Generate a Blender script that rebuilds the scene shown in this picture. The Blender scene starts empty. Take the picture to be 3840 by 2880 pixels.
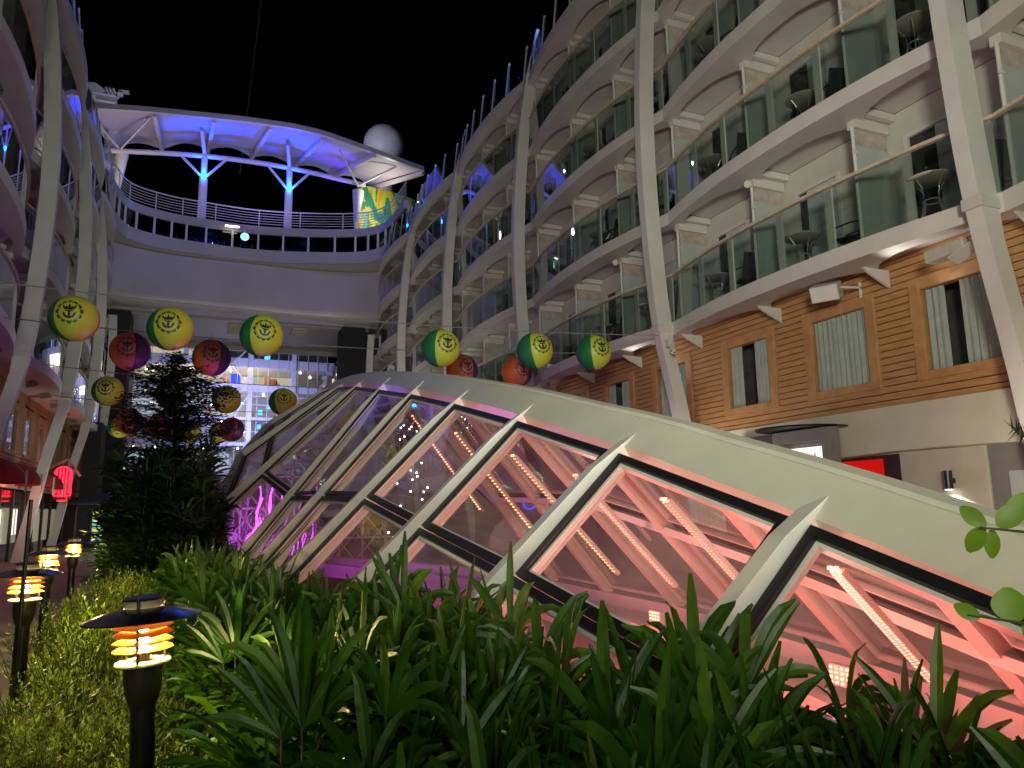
import bpy, math, random
from mathutils import Vector, Matrix
random.seed(7)
sc = bpy.context.scene
col = sc.collection
R = math.radians
U = random.uniform

# ------------------------------------------------------------------ materials
MATS = {}
def mat(name, base, rough=0.5, metal=0.0, noise=0.0, nscale=6.0, bump=0.0, bscale=40.0, emit=None, estr=0.0, trans=0.0, spec=0.5, noise2=None):
    m = bpy.data.materials.new(name); m.use_nodes = True
    nt = m.node_tree; p = nt.nodes['Principled BSDF']
    p.inputs['Base Color'].default_value = (*base, 1)
    p.inputs['Roughness'].default_value = rough
    p.inputs['Metallic'].default_value = metal
    p.inputs['Specular IOR Level'].default_value = spec
    if trans: p.inputs['Transmission Weight'].default_value = trans
    if emit:
        p.inputs['Emission Color'].default_value = (*emit, 1); p.inputs['Emission Strength'].default_value = estr
    if noise or bump:
        tc = nt.nodes.new('ShaderNodeTexCoord')
        n = nt.nodes.new('ShaderNodeTexNoise'); n.inputs['Scale'].default_value = nscale
        n.inputs['Detail'].default_value = 6; n.inputs['Roughness'].default_value = 0.6
        nt.links.new(tc.outputs['Object'], n.inputs['Vector'])
    if noise:
        cr = nt.nodes.new('ShaderNodeValToRGB')
        lo = noise2 if noise2 else tuple(c * (1 - noise) for c in base)
        hi = tuple(min(1, c * (1 + noise * .6)) for c in base)
        cr.color_ramp.elements[0].position = .3; cr.color_ramp.elements[1].position = .7
        cr.color_ramp.elements[0].color = (*lo, 1); cr.color_ramp.elements[1].color = (*hi, 1)
        nt.links.new(n.outputs['Fac'], cr.inputs['Fac']); nt.links.new(cr.outputs['Color'], p.inputs['Base Color'])
    if bump:
        n2 = nt.nodes.new('ShaderNodeTexNoise'); n2.inputs['Scale'].default_value = bscale
        nt.links.new(tc.outputs['Object'], n2.inputs['Vector'])
        b = nt.nodes.new('ShaderNodeBump'); b.inputs['Strength'].default_value = bump; b.inputs['Distance'].default_value = .02
        nt.links.new(n2.outputs['Fac'], b.inputs['Height']); nt.links.new(b.outputs['Normal'], p.inputs['Normal'])
    MATS[name] = m
    return m

def glassmat(name, tint, refl=1.0, rough=0.02, ior=1.5):
    m = bpy.data.materials.new(name); m.use_nodes = True
    nt = m.node_tree; nt.nodes.clear()
    o = nt.nodes.new('ShaderNodeOutputMaterial'); mx = nt.nodes.new('ShaderNodeMixShader')
    t = nt.nodes.new('ShaderNodeBsdfTransparent'); t.inputs['Color'].default_value = (*tint, 1)
    g = nt.nodes.new('ShaderNodeBsdfGlossy'); g.inputs['Roughness'].default_value = rough
    f = nt.nodes.new('ShaderNodeLayerWeight'); f.inputs['Blend'].default_value = .5
    pw = nt.nodes.new('ShaderNodeMath'); pw.operation = 'POWER'; pw.inputs[1].default_value = 5
    ml = nt.nodes.new('ShaderNodeMath'); ml.operation = 'MULTIPLY_ADD'; ml.inputs[1].default_value = .9*refl; ml.inputs[2].default_value = .04*refl
    nt.links.new(f.outputs['Facing'], pw.inputs[0]); nt.links.new(pw.outputs[0], ml.inputs[0]); nt.links.new(ml.outputs[0], mx.inputs[0])
    nt.links.new(t.outputs[0], mx.inputs[1]); nt.links.new(g.outputs[0], mx.inputs[2]); nt.links.new(mx.outputs[0], o.inputs[0])
    MATS[name] = m
    return m

def emat(name, colr, s):
    m = bpy.data.materials.new(name); m.use_nodes = True
    nt = m.node_tree; nt.nodes.clear()
    o = nt.nodes.new('ShaderNodeOutputMaterial'); e = nt.nodes.new('ShaderNodeEmission')
    e.inputs[0].default_value = (*colr, 1); e.inputs[1].default_value = s
    nt.links.new(e.outputs[0], o.inputs[0]); MATS[name] = m
    return m

def leafmat(name, base, rough=.42, tr=.25, var=.45):
    m = mat(name, base, rough+.06, noise=var, nscale=9, spec=.28)
    nt = m.node_tree; p = nt.nodes['Principled BSDF']; out = nt.nodes['Material Output']
    oi = nt.nodes.new('ShaderNodeObjectInfo'); hs = nt.nodes.new('ShaderNodeHueSaturation')   # every plant a little different
    h1 = nt.nodes.new('ShaderNodeMapRange'); h1.inputs[3].default_value = .488; h1.inputs[4].default_value = .515
    h2 = nt.nodes.new('ShaderNodeMapRange'); h2.inputs[3].default_value = 1.35; h2.inputs[4].default_value = .7
    nt.links.new(oi.outputs['Random'],h1.inputs[0]); nt.links.new(oi.outputs['Random'],h2.inputs[0])
    nt.links.new(h1.outputs[0],hs.inputs['Hue']); nt.links.new(h2.outputs[0],hs.inputs['Value'])
    lk = p.inputs['Base Color'].links[0].from_socket
    nt.links.new(lk,hs.inputs['Color']); nt.links.new(hs.outputs[0],p.inputs['Base Color'])
    t = nt.nodes.new('ShaderNodeBsdfTranslucent'); t.inputs[0].default_value = (base[0]*1.6, base[1]*1.7, base[2]*.6, 1)
    mx = nt.nodes.new('ShaderNodeMixShader'); mx.inputs[0].default_value = tr
    nt.links.new(p.outputs[0], mx.inputs[1]); nt.links.new(t.outputs[0], mx.inputs[2]); nt.links.new(mx.outputs[0], out.inputs[0])
    return m

mat('white_paint', (.62,.60,.56), .42, noise=.10, nscale=1.2, bump=.04, bscale=14)
mat('white_rib', (.66,.66,.62), .38, noise=.08, nscale=2.0, bump=.03, bscale=30)
mat('cream_paint', (.60,.58,.47), .38, noise=.10, nscale=1.6, bump=.03, bscale=22)
mat('rafter_paint', (.66,.64,.57), .36, noise=.08, nscale=3, bump=.02, bscale=40)
mat('ceiling_paint', (.50,.47,.41), .6, noise=.10, nscale=1.5)
mat('rail_wood', (.60,.50,.37), .45, noise=.25, nscale=9)
mat('partition', (.42,.47,.44), .35, noise=.10, nscale=1.4)
mat('header', (.47,.41,.35), .5, noise=.3, nscale=5)
mat('cabin_wall', (.55,.54,.48), .55, noise=.10, nscale=2)
mat('dark_glass', (.012,.016,.018), .06, spec=.8)
mat('black_rubber', (.012,.012,.013), .45, noise=.3, nscale=12, spec=.4)
mat('black_metal', (.015,.014,.013), .35, noise=.3, nscale=14)
mat('bronze', (.035,.025,.018), .38, noise=.3, nscale=14)
mat('dark_room', (.02,.02,.022), .9)
mat('room_dim', (.10,.10,.095), .8, noise=.4, nscale=2)
mat('wood_trim', (.47,.25,.10), .5, noise=.22, nscale=5)
mat('steel', (.45,.45,.44), .35, metal=.6)
mat('grey_plastic', (.50,.47,.41), .5, noise=.12, nscale=8)
mat('dark_plastic', (.03,.03,.035), .5)
mat('curtain', (.44,.50,.49), .8, noise=.12, nscale=5)
mat('soil', (.035,.026,.018), .95, noise=.5, nscale=14, bump=.8, bscale=30)
mat('paving', (.20,.185,.17), .55, noise=.25, nscale=2.5, bump=.2, bscale=25)
mat('shop_wall', (.52,.48,.38), .6, noise=.10, nscale=3, bump=.05, bscale=20)
mat('grey_metal', (.20,.20,.18), .5, noise=.12, nscale=4)
mat('maroon', (.05,.022,.02), .55, noise=.3, nscale=5)
mat('granite', (.17,.165,.16), .8, noise=.5, nscale=38, bump=.5, bscale=22)
mat('bridge_paint', (.40,.385,.36), .34, noise=.10, nscale=.5, bump=.08, bscale=1.6)
mat('canvas', (.55,.50,.53), .62, noise=.08, nscale=.6, bump=.05, bscale=3)
mat('radome_white', (.62,.62,.66), .5, noise=.18, nscale=1.2, bump=.05, bscale=2)
mat('blue_sling', (.05,.08,.28), .6)
leafmat('lily_orange', (.58,.21,.03), .4, .4, .05)
mat('cup_cream', (.55,.48,.30), .4)
mat('awning_red', (.45,.03,.03), .6, noise=.2, nscale=4)
mat('ball_logo', (.015,.016,.03), .45)
mat('ball_green', (.012,.17,.065), .5, noise=.08, nscale=3)
mat('ball_yellow', (.56,.60,.06), .5, noise=.08, nscale=3)
mat('ball_amber', (.64,.52,.05), .5, noise=.08, nscale=3)
mat('ball_orange', (.62,.13,.02), .5)
mat('ball_red', (.45,.03,.025), .5)
mat('ball_salmon', (.50,.10,.085), .5, noise=.08, nscale=3)
mat('ball_purple', (.07,.02,.085), .5)
mat('ball_blue', (.03,.05,.22), .5)
mat('bark', (.06,.045,.03), .9, noise=.4, nscale=12)
mat('cane', (.05,.06,.02), .7, noise=.4, nscale=14)
mat('dry_leaf', (.09,.065,.022), .7)
leafmat('leaf_shade', (.010,.022,.005), .4, .1, .4)  # shaded copy of the palm leaf, shade put into its colour
mat('hat_enamel', (.010,.010,.016), .20, spec=.7)
mat('blue_fabric', (.03,.06,.10), .7)
mat('pink_ledge', (.64,.58,.54), .45, noise=.10, nscale=3)
mat('lit_floor', (.50,.46,.40), .6)
leafmat('leaf_palm', (.030,.085,.007), .30, .2, .5)
leafmat('leaf_palm_light', (.058,.125,.012), .34, .22, .4)
leafmat('leaf_hedge', (.17,.26,.03), .45, .35, .4)
leafmat('leaf_tree', (.012,.022,.008), .6, .10, .5)
leafmat('leaf_round', (.17,.30,.02), .4, .25, .25)
leafmat('leaf_dark', (.02,.032,.012), .5, .1, .4)
glassmat('pane_balcony', (.80,.84,.82), 1.5)
glassmat('pane_sky', (.95,.95,.95), 1.9, .03)
def milky_haze(m, f):   # milky haze mixed into the panes to imitate glow on the glass
    nt = m.node_tree; o = nt.nodes['Material Output']; last = o.inputs[0].links[0].from_socket
    d = nt.nodes.new('ShaderNodeBsdfDiffuse'); d.inputs[0].default_value = (.8,.8,.78,1)
    t = nt.nodes.new('ShaderNodeBsdfTranslucent'); t.inputs[0].default_value = (.8,.8,.78,1)
    a = nt.nodes.new('ShaderNodeMixShader'); a.inputs[0].default_value = .5
    nt.links.new(d.outputs[0],a.inputs[1]); nt.links.new(t.outputs[0],a.inputs[2])
    x = nt.nodes.new('ShaderNodeMixShader')
    n = nt.nodes.new('ShaderNodeTexNoise'); n.inputs['Scale'].default_value = 1.7; n.inputs['Detail'].default_value = 5
    tc = nt.nodes.new('ShaderNodeTexCoord'); mu = nt.nodes.new('ShaderNodeMath'); mu.operation = 'MULTIPLY'; mu.inputs[1].default_value = f*2
    nt.links.new(tc.outputs['Object'],n.inputs['Vector']); nt.links.new(n.outputs['Fac'],mu.inputs[0]); nt.links.new(mu.outputs[0],x.inputs[0])
    nt.links.new(last,x.inputs[1]); nt.links.new(a.outputs[0],x.inputs[2]); nt.links.new(x.outputs[0],o.inputs[0])
milky_haze(MATS['pane_sky'], .035)
glassmat('pane_clear', (.95,.95,.93), .8)
glassmat('pane_screen', (.45,.50,.58), 1.0)
glassmat('pane_dark', (.30,.32,.42), 1.0)
emat('bulb_glow', (1,.72,.32), 140)
emat('poster_glow', (1,.98,.86), 1.5)
emat('poster_green', (.45,.75,.22), .6)
emat('poster_pink', (1,.35,.45), .75)
emat('poster_teal', (.16,.26,.2), .35)
emat('red_panel', (1,.012,.01), .55)
emat('neon_red', (1,.015,.035), 4.0)
emat('led_red', (1,.10,.06), 22)
emat('led_amber', (1,.28,.10), 16)
emat('led_violet', (.75,.05,1), 14)
emat('led_cyan', (.05,.55,.7), 2.5)
emat('led_green', (.1,.6,.35), 2.0)
emat('led_blue', (.03,.06,1), 6)
emat('led_blue_soft', (.04,.07,1), 1.6)
emat('tube_white', (1,.95,.82), 7)
emat('clock_face', (.25,.85,.95), 2.2)
emat('room_warm', (1,.88,.62), .5)
emat('room_pale', (.78,.86,1), .55)
emat('room_cyan', (.1,.7,1), 1.6)
emat('spot_white', (1,.96,.85), 14)
emat('stain_blue', (.30,.62,.62), .75)
emat('stain_yellow', (.85,.80,.08), 1.0)
emat('lamp_bar', (1,.86,.72), 3.2)
emat('win_orange', (1,.30,.08), .55)
emat('exit_green', (.3,1,.35), 2.5)

# planks: narrow grain along Y
def plankmat(name, base):
    m = mat(name, base, .5, spec=.35)
    nt = m.node_tree; p = nt.nodes['Principled BSDF']
    tc = nt.nodes.new('ShaderNodeTexCoord'); mp = nt.nodes.new('ShaderNodeMapping'); mp.inputs['Scale'].default_value = (8, .7, 9)
    n = nt.nodes.new('ShaderNodeTexNoise'); n.inputs['Scale'].default_value = 4; n.inputs['Detail'].default_value = 8
    cr = nt.nodes.new('ShaderNodeValToRGB')
    cr.color_ramp.elements[0].position = .3; cr.color_ramp.elements[1].position = .72
    cr.color_ramp.elements[0].color = (*[c*.72 for c in base], 1); cr.color_ramp.elements[1].color = (*[c*1.15 for c in base], 1)
    nt.links.new(tc.outputs['Object'], mp.inputs[0]); nt.links.new(mp.outputs[0], n.inputs['Vector'])
    nt.links.new(n.outputs['Fac'], cr.inputs[0]); nt.links.new(cr.outputs[0], p.inputs['Base Color'])
    b = nt.nodes.new('ShaderNodeBump'); b.inputs['Strength'].default_value = .15; b.inputs['Distance'].default_value = .01
    nt.links.new(n.outputs['Fac'], b.inputs['Height']); nt.links.new(b.outputs[0], p.inputs['Normal'])
plankmat('plank', (.47,.255,.10))

# painted mural: swirling bands of colour
def muralmat():
    m = mat('mural_paint', (.3,.4,.1), .45)
    nt = m.node_tree; p = nt.nodes['Principled BSDF']
    tc = nt.nodes.new('ShaderNodeTexCoord'); mp = nt.nodes.new('ShaderNodeMapping'); mp.inputs['Scale'].default_value = (1.1, 1, .25)
    n = nt.nodes.new('ShaderNodeTexNoise'); n.inputs['Scale'].default_value = .9; n.inputs['Detail'].default_value = 3; n.inputs['Distortion'].default_value = 1.2
    cr = nt.nodes.new('ShaderNodeValToRGB'); cr.color_ramp.interpolation = 'CONSTANT'
    cols = [(0,(.02,.10,.30)),(.38,(.02,.22,.10)),(.47,(.50,.52,.03)),(.53,(.60,.33,.03)),(.58,(.03,.30,.20)),(.66,(.55,.60,.50))]
    el = cr.color_ramp.elements
    el[0].position = 0; el[0].color = (*cols[0][1],1); el[1].position = cols[1][0]; el[1].color = (*cols[1][1],1)
    for pos, c in cols[2:]:
        e = el.new(pos); e.color = (*c,1)
    nt.links.new(tc.outputs['Object'], mp.inputs[0]); nt.links.new(mp.outputs[0], n.inputs['Vector'])
    nt.links.new(n.outputs['Fac'], cr.inputs[0]); nt.links.new(cr.outputs[0], p.inputs['Base Color'])
muralmat()

# ------------------------------------------------------------------ mesh helpers
LOC = {}
class MB:
    def __init__(s): s.v = []; s.f = []; s.m = []
    def add(s, vs, fs, mi=0):
        o = len(s.v); s.v += [tuple(p) for p in vs]
        for f in fs: s.f.append(tuple(i + o for i in f)); s.m.append(mi)
    def box(s, x0, x1, y0, y1, z0, z1, mi=0):
        s.add([(x0,y0,z0),(x1,y0,z0),(x1,y1,z0),(x0,y1,z0),(x0,y0,z1),(x1,y0,z1),(x1,y1,z1),(x0,y1,z1)],
              [(0,3,2,1),(4,5,6,7),(0,1,5,4),(1,2,6,5),(2,3,7,6),(3,0,4,7)], mi)
    def bar(s, p, q, w, h, up=(0,0,1), mi=0):
        p, q = Vector(p), Vector(q); d = (q - p).normalized(); u = Vector(up)
        a = d.cross(u)
        if a.length < 1e-4: a = d.cross(Vector((1,0,0)))
        a.normalize(); b = a.cross(d).normalized(); a *= w/2; b *= h/2
        s.add([p-a-b,p+a-b,p+a+b,p-a+b,q-a-b,q+a-b,q+a+b,q-a+b],[(0,1,2,3),(7,6,5,4),(0,4,5,1),(1,5,6,2),(2,6,7,3),(3,7,4,0)],mi)
    def tube(s, pts, r, n=8, mi=0, caps=True):
        pts = [Vector(p) for p in pts]; rs = r if isinstance(r, (list, tuple)) else [r]*len(pts)
        rings = []
        for i, p in enumerate(pts):
            d = (pts[min(i+1,len(pts)-1)] - pts[max(i-1,0)]).normalized()
            a = d.cross(Vector((0,0,1)))
            if a.length < 1e-3: a = Vector((1,0,0))
            a.normalize(); b = d.cross(a)
            rings.append([p + rs[i]*(math.cos(t)*a + math.sin(t)*b) for t in [2*math.pi*k/n for k in range(n)]])
        vs = [q for rg in rings for q in rg]; fs = []
        for i in range(len(pts)-1):
            for k in range(n):
                fs.append((i*n+k, i*n+(k+1)%n, (i+1)*n+(k+1)%n, (i+1)*n+k))
        if caps: fs.append(tuple(range(n-1,-1,-1))); fs.append(tuple((len(pts)-1)*n+k for k in range(n)))
        s.add(vs, fs, mi)
    def lathe(s, prof, c=(0,0,0), n=32, mi=0, close=False):
        vs = []; fs = []; L = len(prof)
        for k in range(n):
            t = 2*math.pi*k/n
            for r, z in prof: vs.append((c[0]+r*math.cos(t), c[1]+r*math.sin(t), c[2]+z))
        for k in range(n):
            k2 = (k+1) % n
            for j in range(L if close else L-1):
                j2 = (j+1) % L
                fs.append((k*L+j, k2*L+j, k2*L+j2, k*L+j2))
        s.add(vs, fs, mi)
    def sweep(s, rings, mi=0, caps=True, closed=True):
        n = len(rings[0]); vs = [p for r in rings for p in r]; fs = []
        for i in range(len(rings)-1):
            for k in range(n if closed else n-1):
                fs.append((i*n+k, i*n+(k+1)%n, (i+1)*n+(k+1)%n, (i+1)*n+k))
        if caps and closed:
            fs.append(tuple(range(n-1,-1,-1))); fs.append(tuple((len(rings)-1)*n+k for k in range(n)))
        s.add(vs, fs, mi)
    def sphere(s, c, r, n=24, m=14, mi=0):
        c = Vector(c); vs = [c+Vector((0,0,r))]; fs = []
        for j in range(1, m):
            ph = math.pi*j/m
            for k in range(n):
                t = 2*math.pi*k/n; vs.append(c + r*Vector((math.sin(ph)*math.cos(t), math.sin(ph)*math.sin(t), math.cos(ph))))
        vs.append(c-Vector((0,0,r)))
        for k in range(n): fs.append((0, 1+k, 1+(k+1)%n))
        for j in range(m-2):
            for k in range(n): fs.append((1+j*n+k, 1+(j+1)*n+k, 1+(j+1)*n+(k+1)%n, 1+j*n+(k+1)%n))
        L = len(vs)-1
        for k in range(n): fs.append((L, 1+(m-2)*n+(k+1)%n, 1+(m-2)*n+k))
        s.add(vs, fs, mi)
    def slabquad(s, a, b, c, d, t, mi=0):
        a,b,c,d = map(Vector,(a,b,c,d)); n = (b-a).cross(d-a).normalized()*t
        s.add([a,b,c,d,a+n,b+n,c+n,d+n],[(3,2,1,0),(4,5,6,7),(0,1,5,4),(1,2,6,5),(2,3,7,6),(3,0,4,7)],mi)
    def build(s, name, mats, parent=None, smooth=False, bevel=0.0, loc=None):
        L = LOC.get(parent.name, Vector((0,0,0))) if parent else (Vector(loc) if loc else Vector((0,0,0)))
        me = bpy.data.meshes.new(name)
        me.from_pydata([tuple(Vector(p)-L) for p in s.v], [], s.f)
        if isinstance(mats, str): mats = [mats]
        for m in mats: me.materials.append(MATS[m])
        if len(mats) > 1: me.polygons.foreach_set('material_index', s.m)
        if smooth:
            me.polygons.foreach_set('use_smooth', [True]*len(me.polygons))
            if smooth != 'all': me.set_sharp_from_angle(angle=R(38))
        me.update()
        o = bpy.data.objects.new(name, me); col.objects.link(o)
        if parent: o.parent = parent; LOC[o.name] = L
        else: o.location = L; LOC[o.name] = L
        if bevel:
            md = o.modifiers.new('bevel', 'BEVEL'); md.width = bevel; md.segments = 2; md.limit_method = 'ANGLE'
        return o

def thing(name, label, cat, loc=(0,0,0), group=None):
    o = bpy.data.objects.new(name, None); o.empty_display_size = .2; o.location = loc; col.objects.link(o)
    LOC[o.name] = Vector(loc)
    return tag(o, label, cat, group)
def tag(o, label, cat, group=None):
    o['label'] = label; o['category'] = cat
    if group: o['group'] = group
    return o
def struct(o, kind='structure'):
    o['kind'] = kind; return o
def copy_tree(o, parent=None):
    c = o.copy(); col.objects.link(c); c.parent = parent
    for ch in list(o.children): copy_tree(ch, c)
    return c
def lamp(name, kind, loc, power, color=(1,.85,.6), size=.1, target=None, spot=None, blend=.5, parent=None, sy=None, spread=None):
    l = bpy.data.lights.new(name, kind); l.energy = power; l.color = color
    if kind == 'AREA':
        l.size = size
        if spread: l.spread = R(spread)
        if sy: l.shape = 'RECTANGLE'; l.size_y = sy
    else: l.shadow_soft_size = size
    if kind == 'SPOT': l.spot_size = R(spot); l.spot_blend = blend
    o = bpy.data.objects.new(name, l); col.objects.link(o); o.location = loc
    if target is not None:
        o.rotation_euler = (Vector(target)-Vector(loc)).to_track_quat('-Z','Y').to_euler()
    if parent: o.parent = parent; o.location = Vector(loc)-LOC[parent.name]
    return o
def ordinal(i): return ['first','second','third','fourth','fifth','sixth','seventh','eighth','ninth','tenth','eleventh','twelfth','thirteenth','fourteenth','fifteenth','sixteenth','seventeenth','eighteenth','nineteenth','twentieth'][i]
def lerp(tab, x):
    if x <= tab[0][0]: return tab[0][1]
    for (a, va), (b, vb) in zip(tab, tab[1:]):
        if x <= b: return va + (vb-va)*(x-a)/(b-a)
    return tab[-1][1]
def spline(tab, x):
    n = len(tab)
    if x <= tab[0][0]: return tab[0][1]
    if x >= tab[-1][0]: return tab[-1][1]
    for i in range(n-1):
        if x <= tab[i+1][0]:
            x0,y0 = tab[i]; x1,y1 = tab[i+1]; h = x1-x0
            m0 = (y1 - tab[i-1][1])/(x1 - tab[i-1][0]) if i > 0 else (y1-y0)/h
            m1 = (tab[i+2][1]-y0)/(tab[i+2][0]-x0) if i+2 < n else (y1-y0)/h
            t = (x-x0)/h
            return (2*t**3-3*t*t+1)*y0+(t**3-2*t*t+t)*h*m0+(-2*t**3+3*t*t)*y1+(t**3-t*t)*h*m1

# ------------------------------------------------------------------ camera
Rc = Matrix(((.921,-.051,-.387),(-.390,-.158,-.907),(-.015,.986,-.165)))
cx = Vector((Rc[0][0],Rc[1][0],Rc[2][0])).normalized(); cz = Vector((Rc[0][2],Rc[1][2],Rc[2][2])).normalized()
cy = cz.cross(cx).normalized(); cx = cy.cross(cz)
cam = bpy.data.objects.new('camera', bpy.data.cameras.new('camera')); col.objects.link(cam)
cam.matrix_world = Matrix(((cx.x,cy.x,cz.x,0),(cx.y,cy.y,cz.y,0),(cx.z,cy.z,cz.z,1.6),(0,0,0,1)))
cam.data.lens = 36*2790/3840; cam.data.sensor_width = 36; cam.data.clip_start = .05; cam.data.clip_end = 2000
sc.camera = cam

# ------------------------------------------------------------------ ground
g = MB(); g.add([(-400,-400,-9),(400,-400,-9),(400,700,-9),(-400,700,-9)],[(0,1,2,3)])
struct(g.build('sea', 'dark_room'))
# deck plate with a long opening below the skylight
g = MB()
hole = (1.9, 4.1, 3.0, 21.0)
X0,X1,Y0,Y1 = -14,16,-14,90
g.add([(X0,Y0,0),(hole[0],Y0,0),(hole[0],Y1,0),(X0,Y1,0)],[(0,1,2,3)])
g.add([(hole[1],Y0,0),(X1,Y0,0),(X1,Y1,0),(hole[1],Y1,0)],[(0,1,2,3)])
g.add([(hole[0],Y0,0),(hole[1],Y0,0),(hole[1],hole[2],0),(hole[0],hole[2],0)],[(0,1,2,3)])
g.add([(hole[0],hole[3],0),(hole[1],hole[3],0),(hole[1],Y1,0),(hole[0],Y1,0)],[(0,1,2,3)])
g.box(hole[0]-.03,hole[0],hole[2],hole[3],-8.9,-.004); g.box(hole[1],hole[1]+.03,hole[2],hole[3],-8.9,-.004)
struct(g.build('deck_paving', 'paving'))
# planting bed with a low kerb along the path
g = MB(); n = 40
def bed_l(y): return lerp([(0,-.98),(6.5,-1.02),(12,-1.5),(23,-1.9)],y)
for i in range(n):
    ya, yb = -1+i*.6, -1+(i+1)*.6
    g.add([(bed_l(ya),ya,.16),(1.5,ya,.16),(1.5,yb,.16),(bed_l(yb),yb,.16)],[(0,1,2,3)])
g.box(1.5,7,-2,2.4,.0,.155)
struct(g.build('planting_soil', 'soil'))
g = MB(); rings = []
for i in range(30):
    y = -1+i*.82; x = bed_l(y); rings.append([(x-.12,y,0),(x+.01,y,0),(x+.01,y,.2),(x-.12,y,.2)])
g.sweep(rings)
struct(g.build('bed_kerb', 'granite', bevel=.015))

# ------------------------------------------------------------------ ship side buildings
CUSP0, BAY = 6.6, 8.15
LEV = [6.04+2.82*k for k in range(4)]
ZTOP = 17.32
BL = [(0,3.55),(10,3.7),(18.5,3.88),(23,4.03),(31,4.12),(41,4.42),(47,4.6),(80,5.0)]
def base(side, y): return 10.06 if side > 0 else lerp(BL, y)
def bulge(y):
    t = ((y-CUSP0)/BAY) % 1.0; d = abs(2*t-1)
    return .12 + .44*d**2.2
def ex(side, y, off=0.0): return side*(base(side,y)+bulge(y)+off)
def scal(y):
    u = ((y-CUSP0)/(BAY/3)) % 1.0; d = abs(2*u-1)
    return .62 + .52*d**3.2
RIBP = [(0,1.35),(2,1.0),(3.6,.74),(6,.25),(8.35,.06),(10,0),(12,.03),(14.8,.24),(17.3,.6),(18,.75)]

def balcony(side, k, zt, root, top=False, detail=2):
    y0, y1 = CUSP0+BAY*k, CUSP0+BAY*(k+1)
    N = 30 if detail > 1 else 18
    ys = [y0+(y1-y0)*i/N for i in range(N+1)]
    ys[0] += .002; ys[-1] -= .002
    wx = lambda y: side*(base(side,y)+1.64)
    m = MB(); rings = []
    for y in ys:
        e = ex(side,y); i_ = side*(base(side,y)+scal(y)); w = wx(y)
        rings.append([(e,y,zt),(e+side*.015,y,zt-.30),(i_,y,zt-.30),(i_,y,zt-.10),(w,y,zt-.10),(w,y,zt)])
    m.sweep(rings)
    b = m.build('balcony' if not top else 'roof_edge', 'white_paint', root, smooth=True)
    if top:
        return b
    # handrail following the curve
    m = MB(); rings = []
    zr = zt+1.2
    for y in ys:
        e = ex(side,y,.05); a = .045; h = .028
        rings.append([(e-a,y,zr-h),(e+a,y,zr-h),(e+a,y,zr+h),(e-a,y,zr+h)])
    m.sweep(rings); m.build('handrail', 'rail_wood', b, smooth=True)
    # glass, one pane for each cabin
    for c in range(3):
        ya, yb = y0+BAY/3*c+.02, y0+BAY/3*(c+1)-.02
        m = MB(); n = 10; rings = []
        for i in range(n+1):
            y = ya+(yb-ya)*i/n; e = ex(side,y,.05); t = .006
            rings.append([(e-t,y,zt+.03),(e+t,y,zt+.03),(e+t,y,zr-.05),(e-t,y,zr-.05)])
        m.sweep(rings); m.build('glass_pane', 'pane_balcony', b, smooth=True)
        if detail:
            for f in (.05, .5):
                y = ya+(yb-ya)*f; e = ex(side,y,.12)
                m = MB(); m.box(e-.025,e+.025,y-.07,y+.07,zt,zr-.03); m.build('post', 'white_rib', b)
        # privacy screen between two cabins
        yp = y0+BAY/3*(c+1)-.06
        xi = base(side,yp)+.78; xo = base(side,yp)+1.62
        S = lambda a, bb: (min(side*a,side*bb), max(side*a,side*bb))
        m = MB()
        x0_, x1_ = S(xi+.05, xo)
        m.box(x0_,x1_,yp-.02,yp+.02,zt+.001,zt+2.05,0); m.box(x0_,x1_,yp-.02,yp+.02,zt+2.052,zt+2.36,1)
        x0_, x1_ = S(xi-.02, xo); m.box(x0_,x1_,yp-.09,yp+.09,zt+2.362,zt+2.66,2)
        m.box(x0_,x1_,yp-.24,yp-.13,zt+2.56,zt+2.70,2)
        m.build('privacy_screen', ['partition','header','white_paint'], b)
        if detail > 1:
            m = MB(); m.tube([(side*xi,yp,zt),(side*xi,yp,zt+2.4)],.032,8); m.tube([(side*(xi-.06),yp-.03,zt+1.9),(side*(xi+.02),yp-.03,zt+1.9)],.035,6)
            m.build('screen_pole', 'white_rib', b)
        # cabin front: wall, door frame, dark sliding door with a curtain
        m = MB(); ya2, yb2 = y0+BAY/3*c, y0+BAY/3*(c+1)
        d0 = ya2+1.15; d1 = d0+1.05
        xw = base(side,(ya2+yb2)/2)
        q = lambda a,bb,yy0,yy1,z0,z1,mi: m.box(*S(xw+a,xw+bb),yy0,yy1,z0,z1,mi)
        q(1.64,1.74,ya2,d0-.08,zt,zt+2.71,0); q(1.64,1.74,d1+.08,yb2,zt,zt+2.71,0); q(1.64,1.74,d0-.08,d1+.08,zt+2.2,zt+2.71,0)
        q(1.60,1.72,d0-.08,d0,zt,zt+2.2,1); q(1.60,1.72,d1,d1+.08,zt,zt+2.2,1); q(1.60,1.72,d0,d1,zt+2.12,zt+2.2,1); q(1.6,1.72,d0,d1,zt,zt+.05,1)
        m.build('cabin_wall', ['cabin_wall','white_paint'], b)
        m = MB(); q(1.67,1.69,d0,d1,zt+.05,zt+2.12,0); dd = m.build('sliding_door', 'dark_glass', b)
        if detail > 1:
            m = MB(); q(1.60,1.665,d0+.08*U(0,1),d0+.45+.4*U(0,1),zt+.06,zt+2.1,0)
            m.build('curtain', 'curtain', b)
    return b

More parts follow.
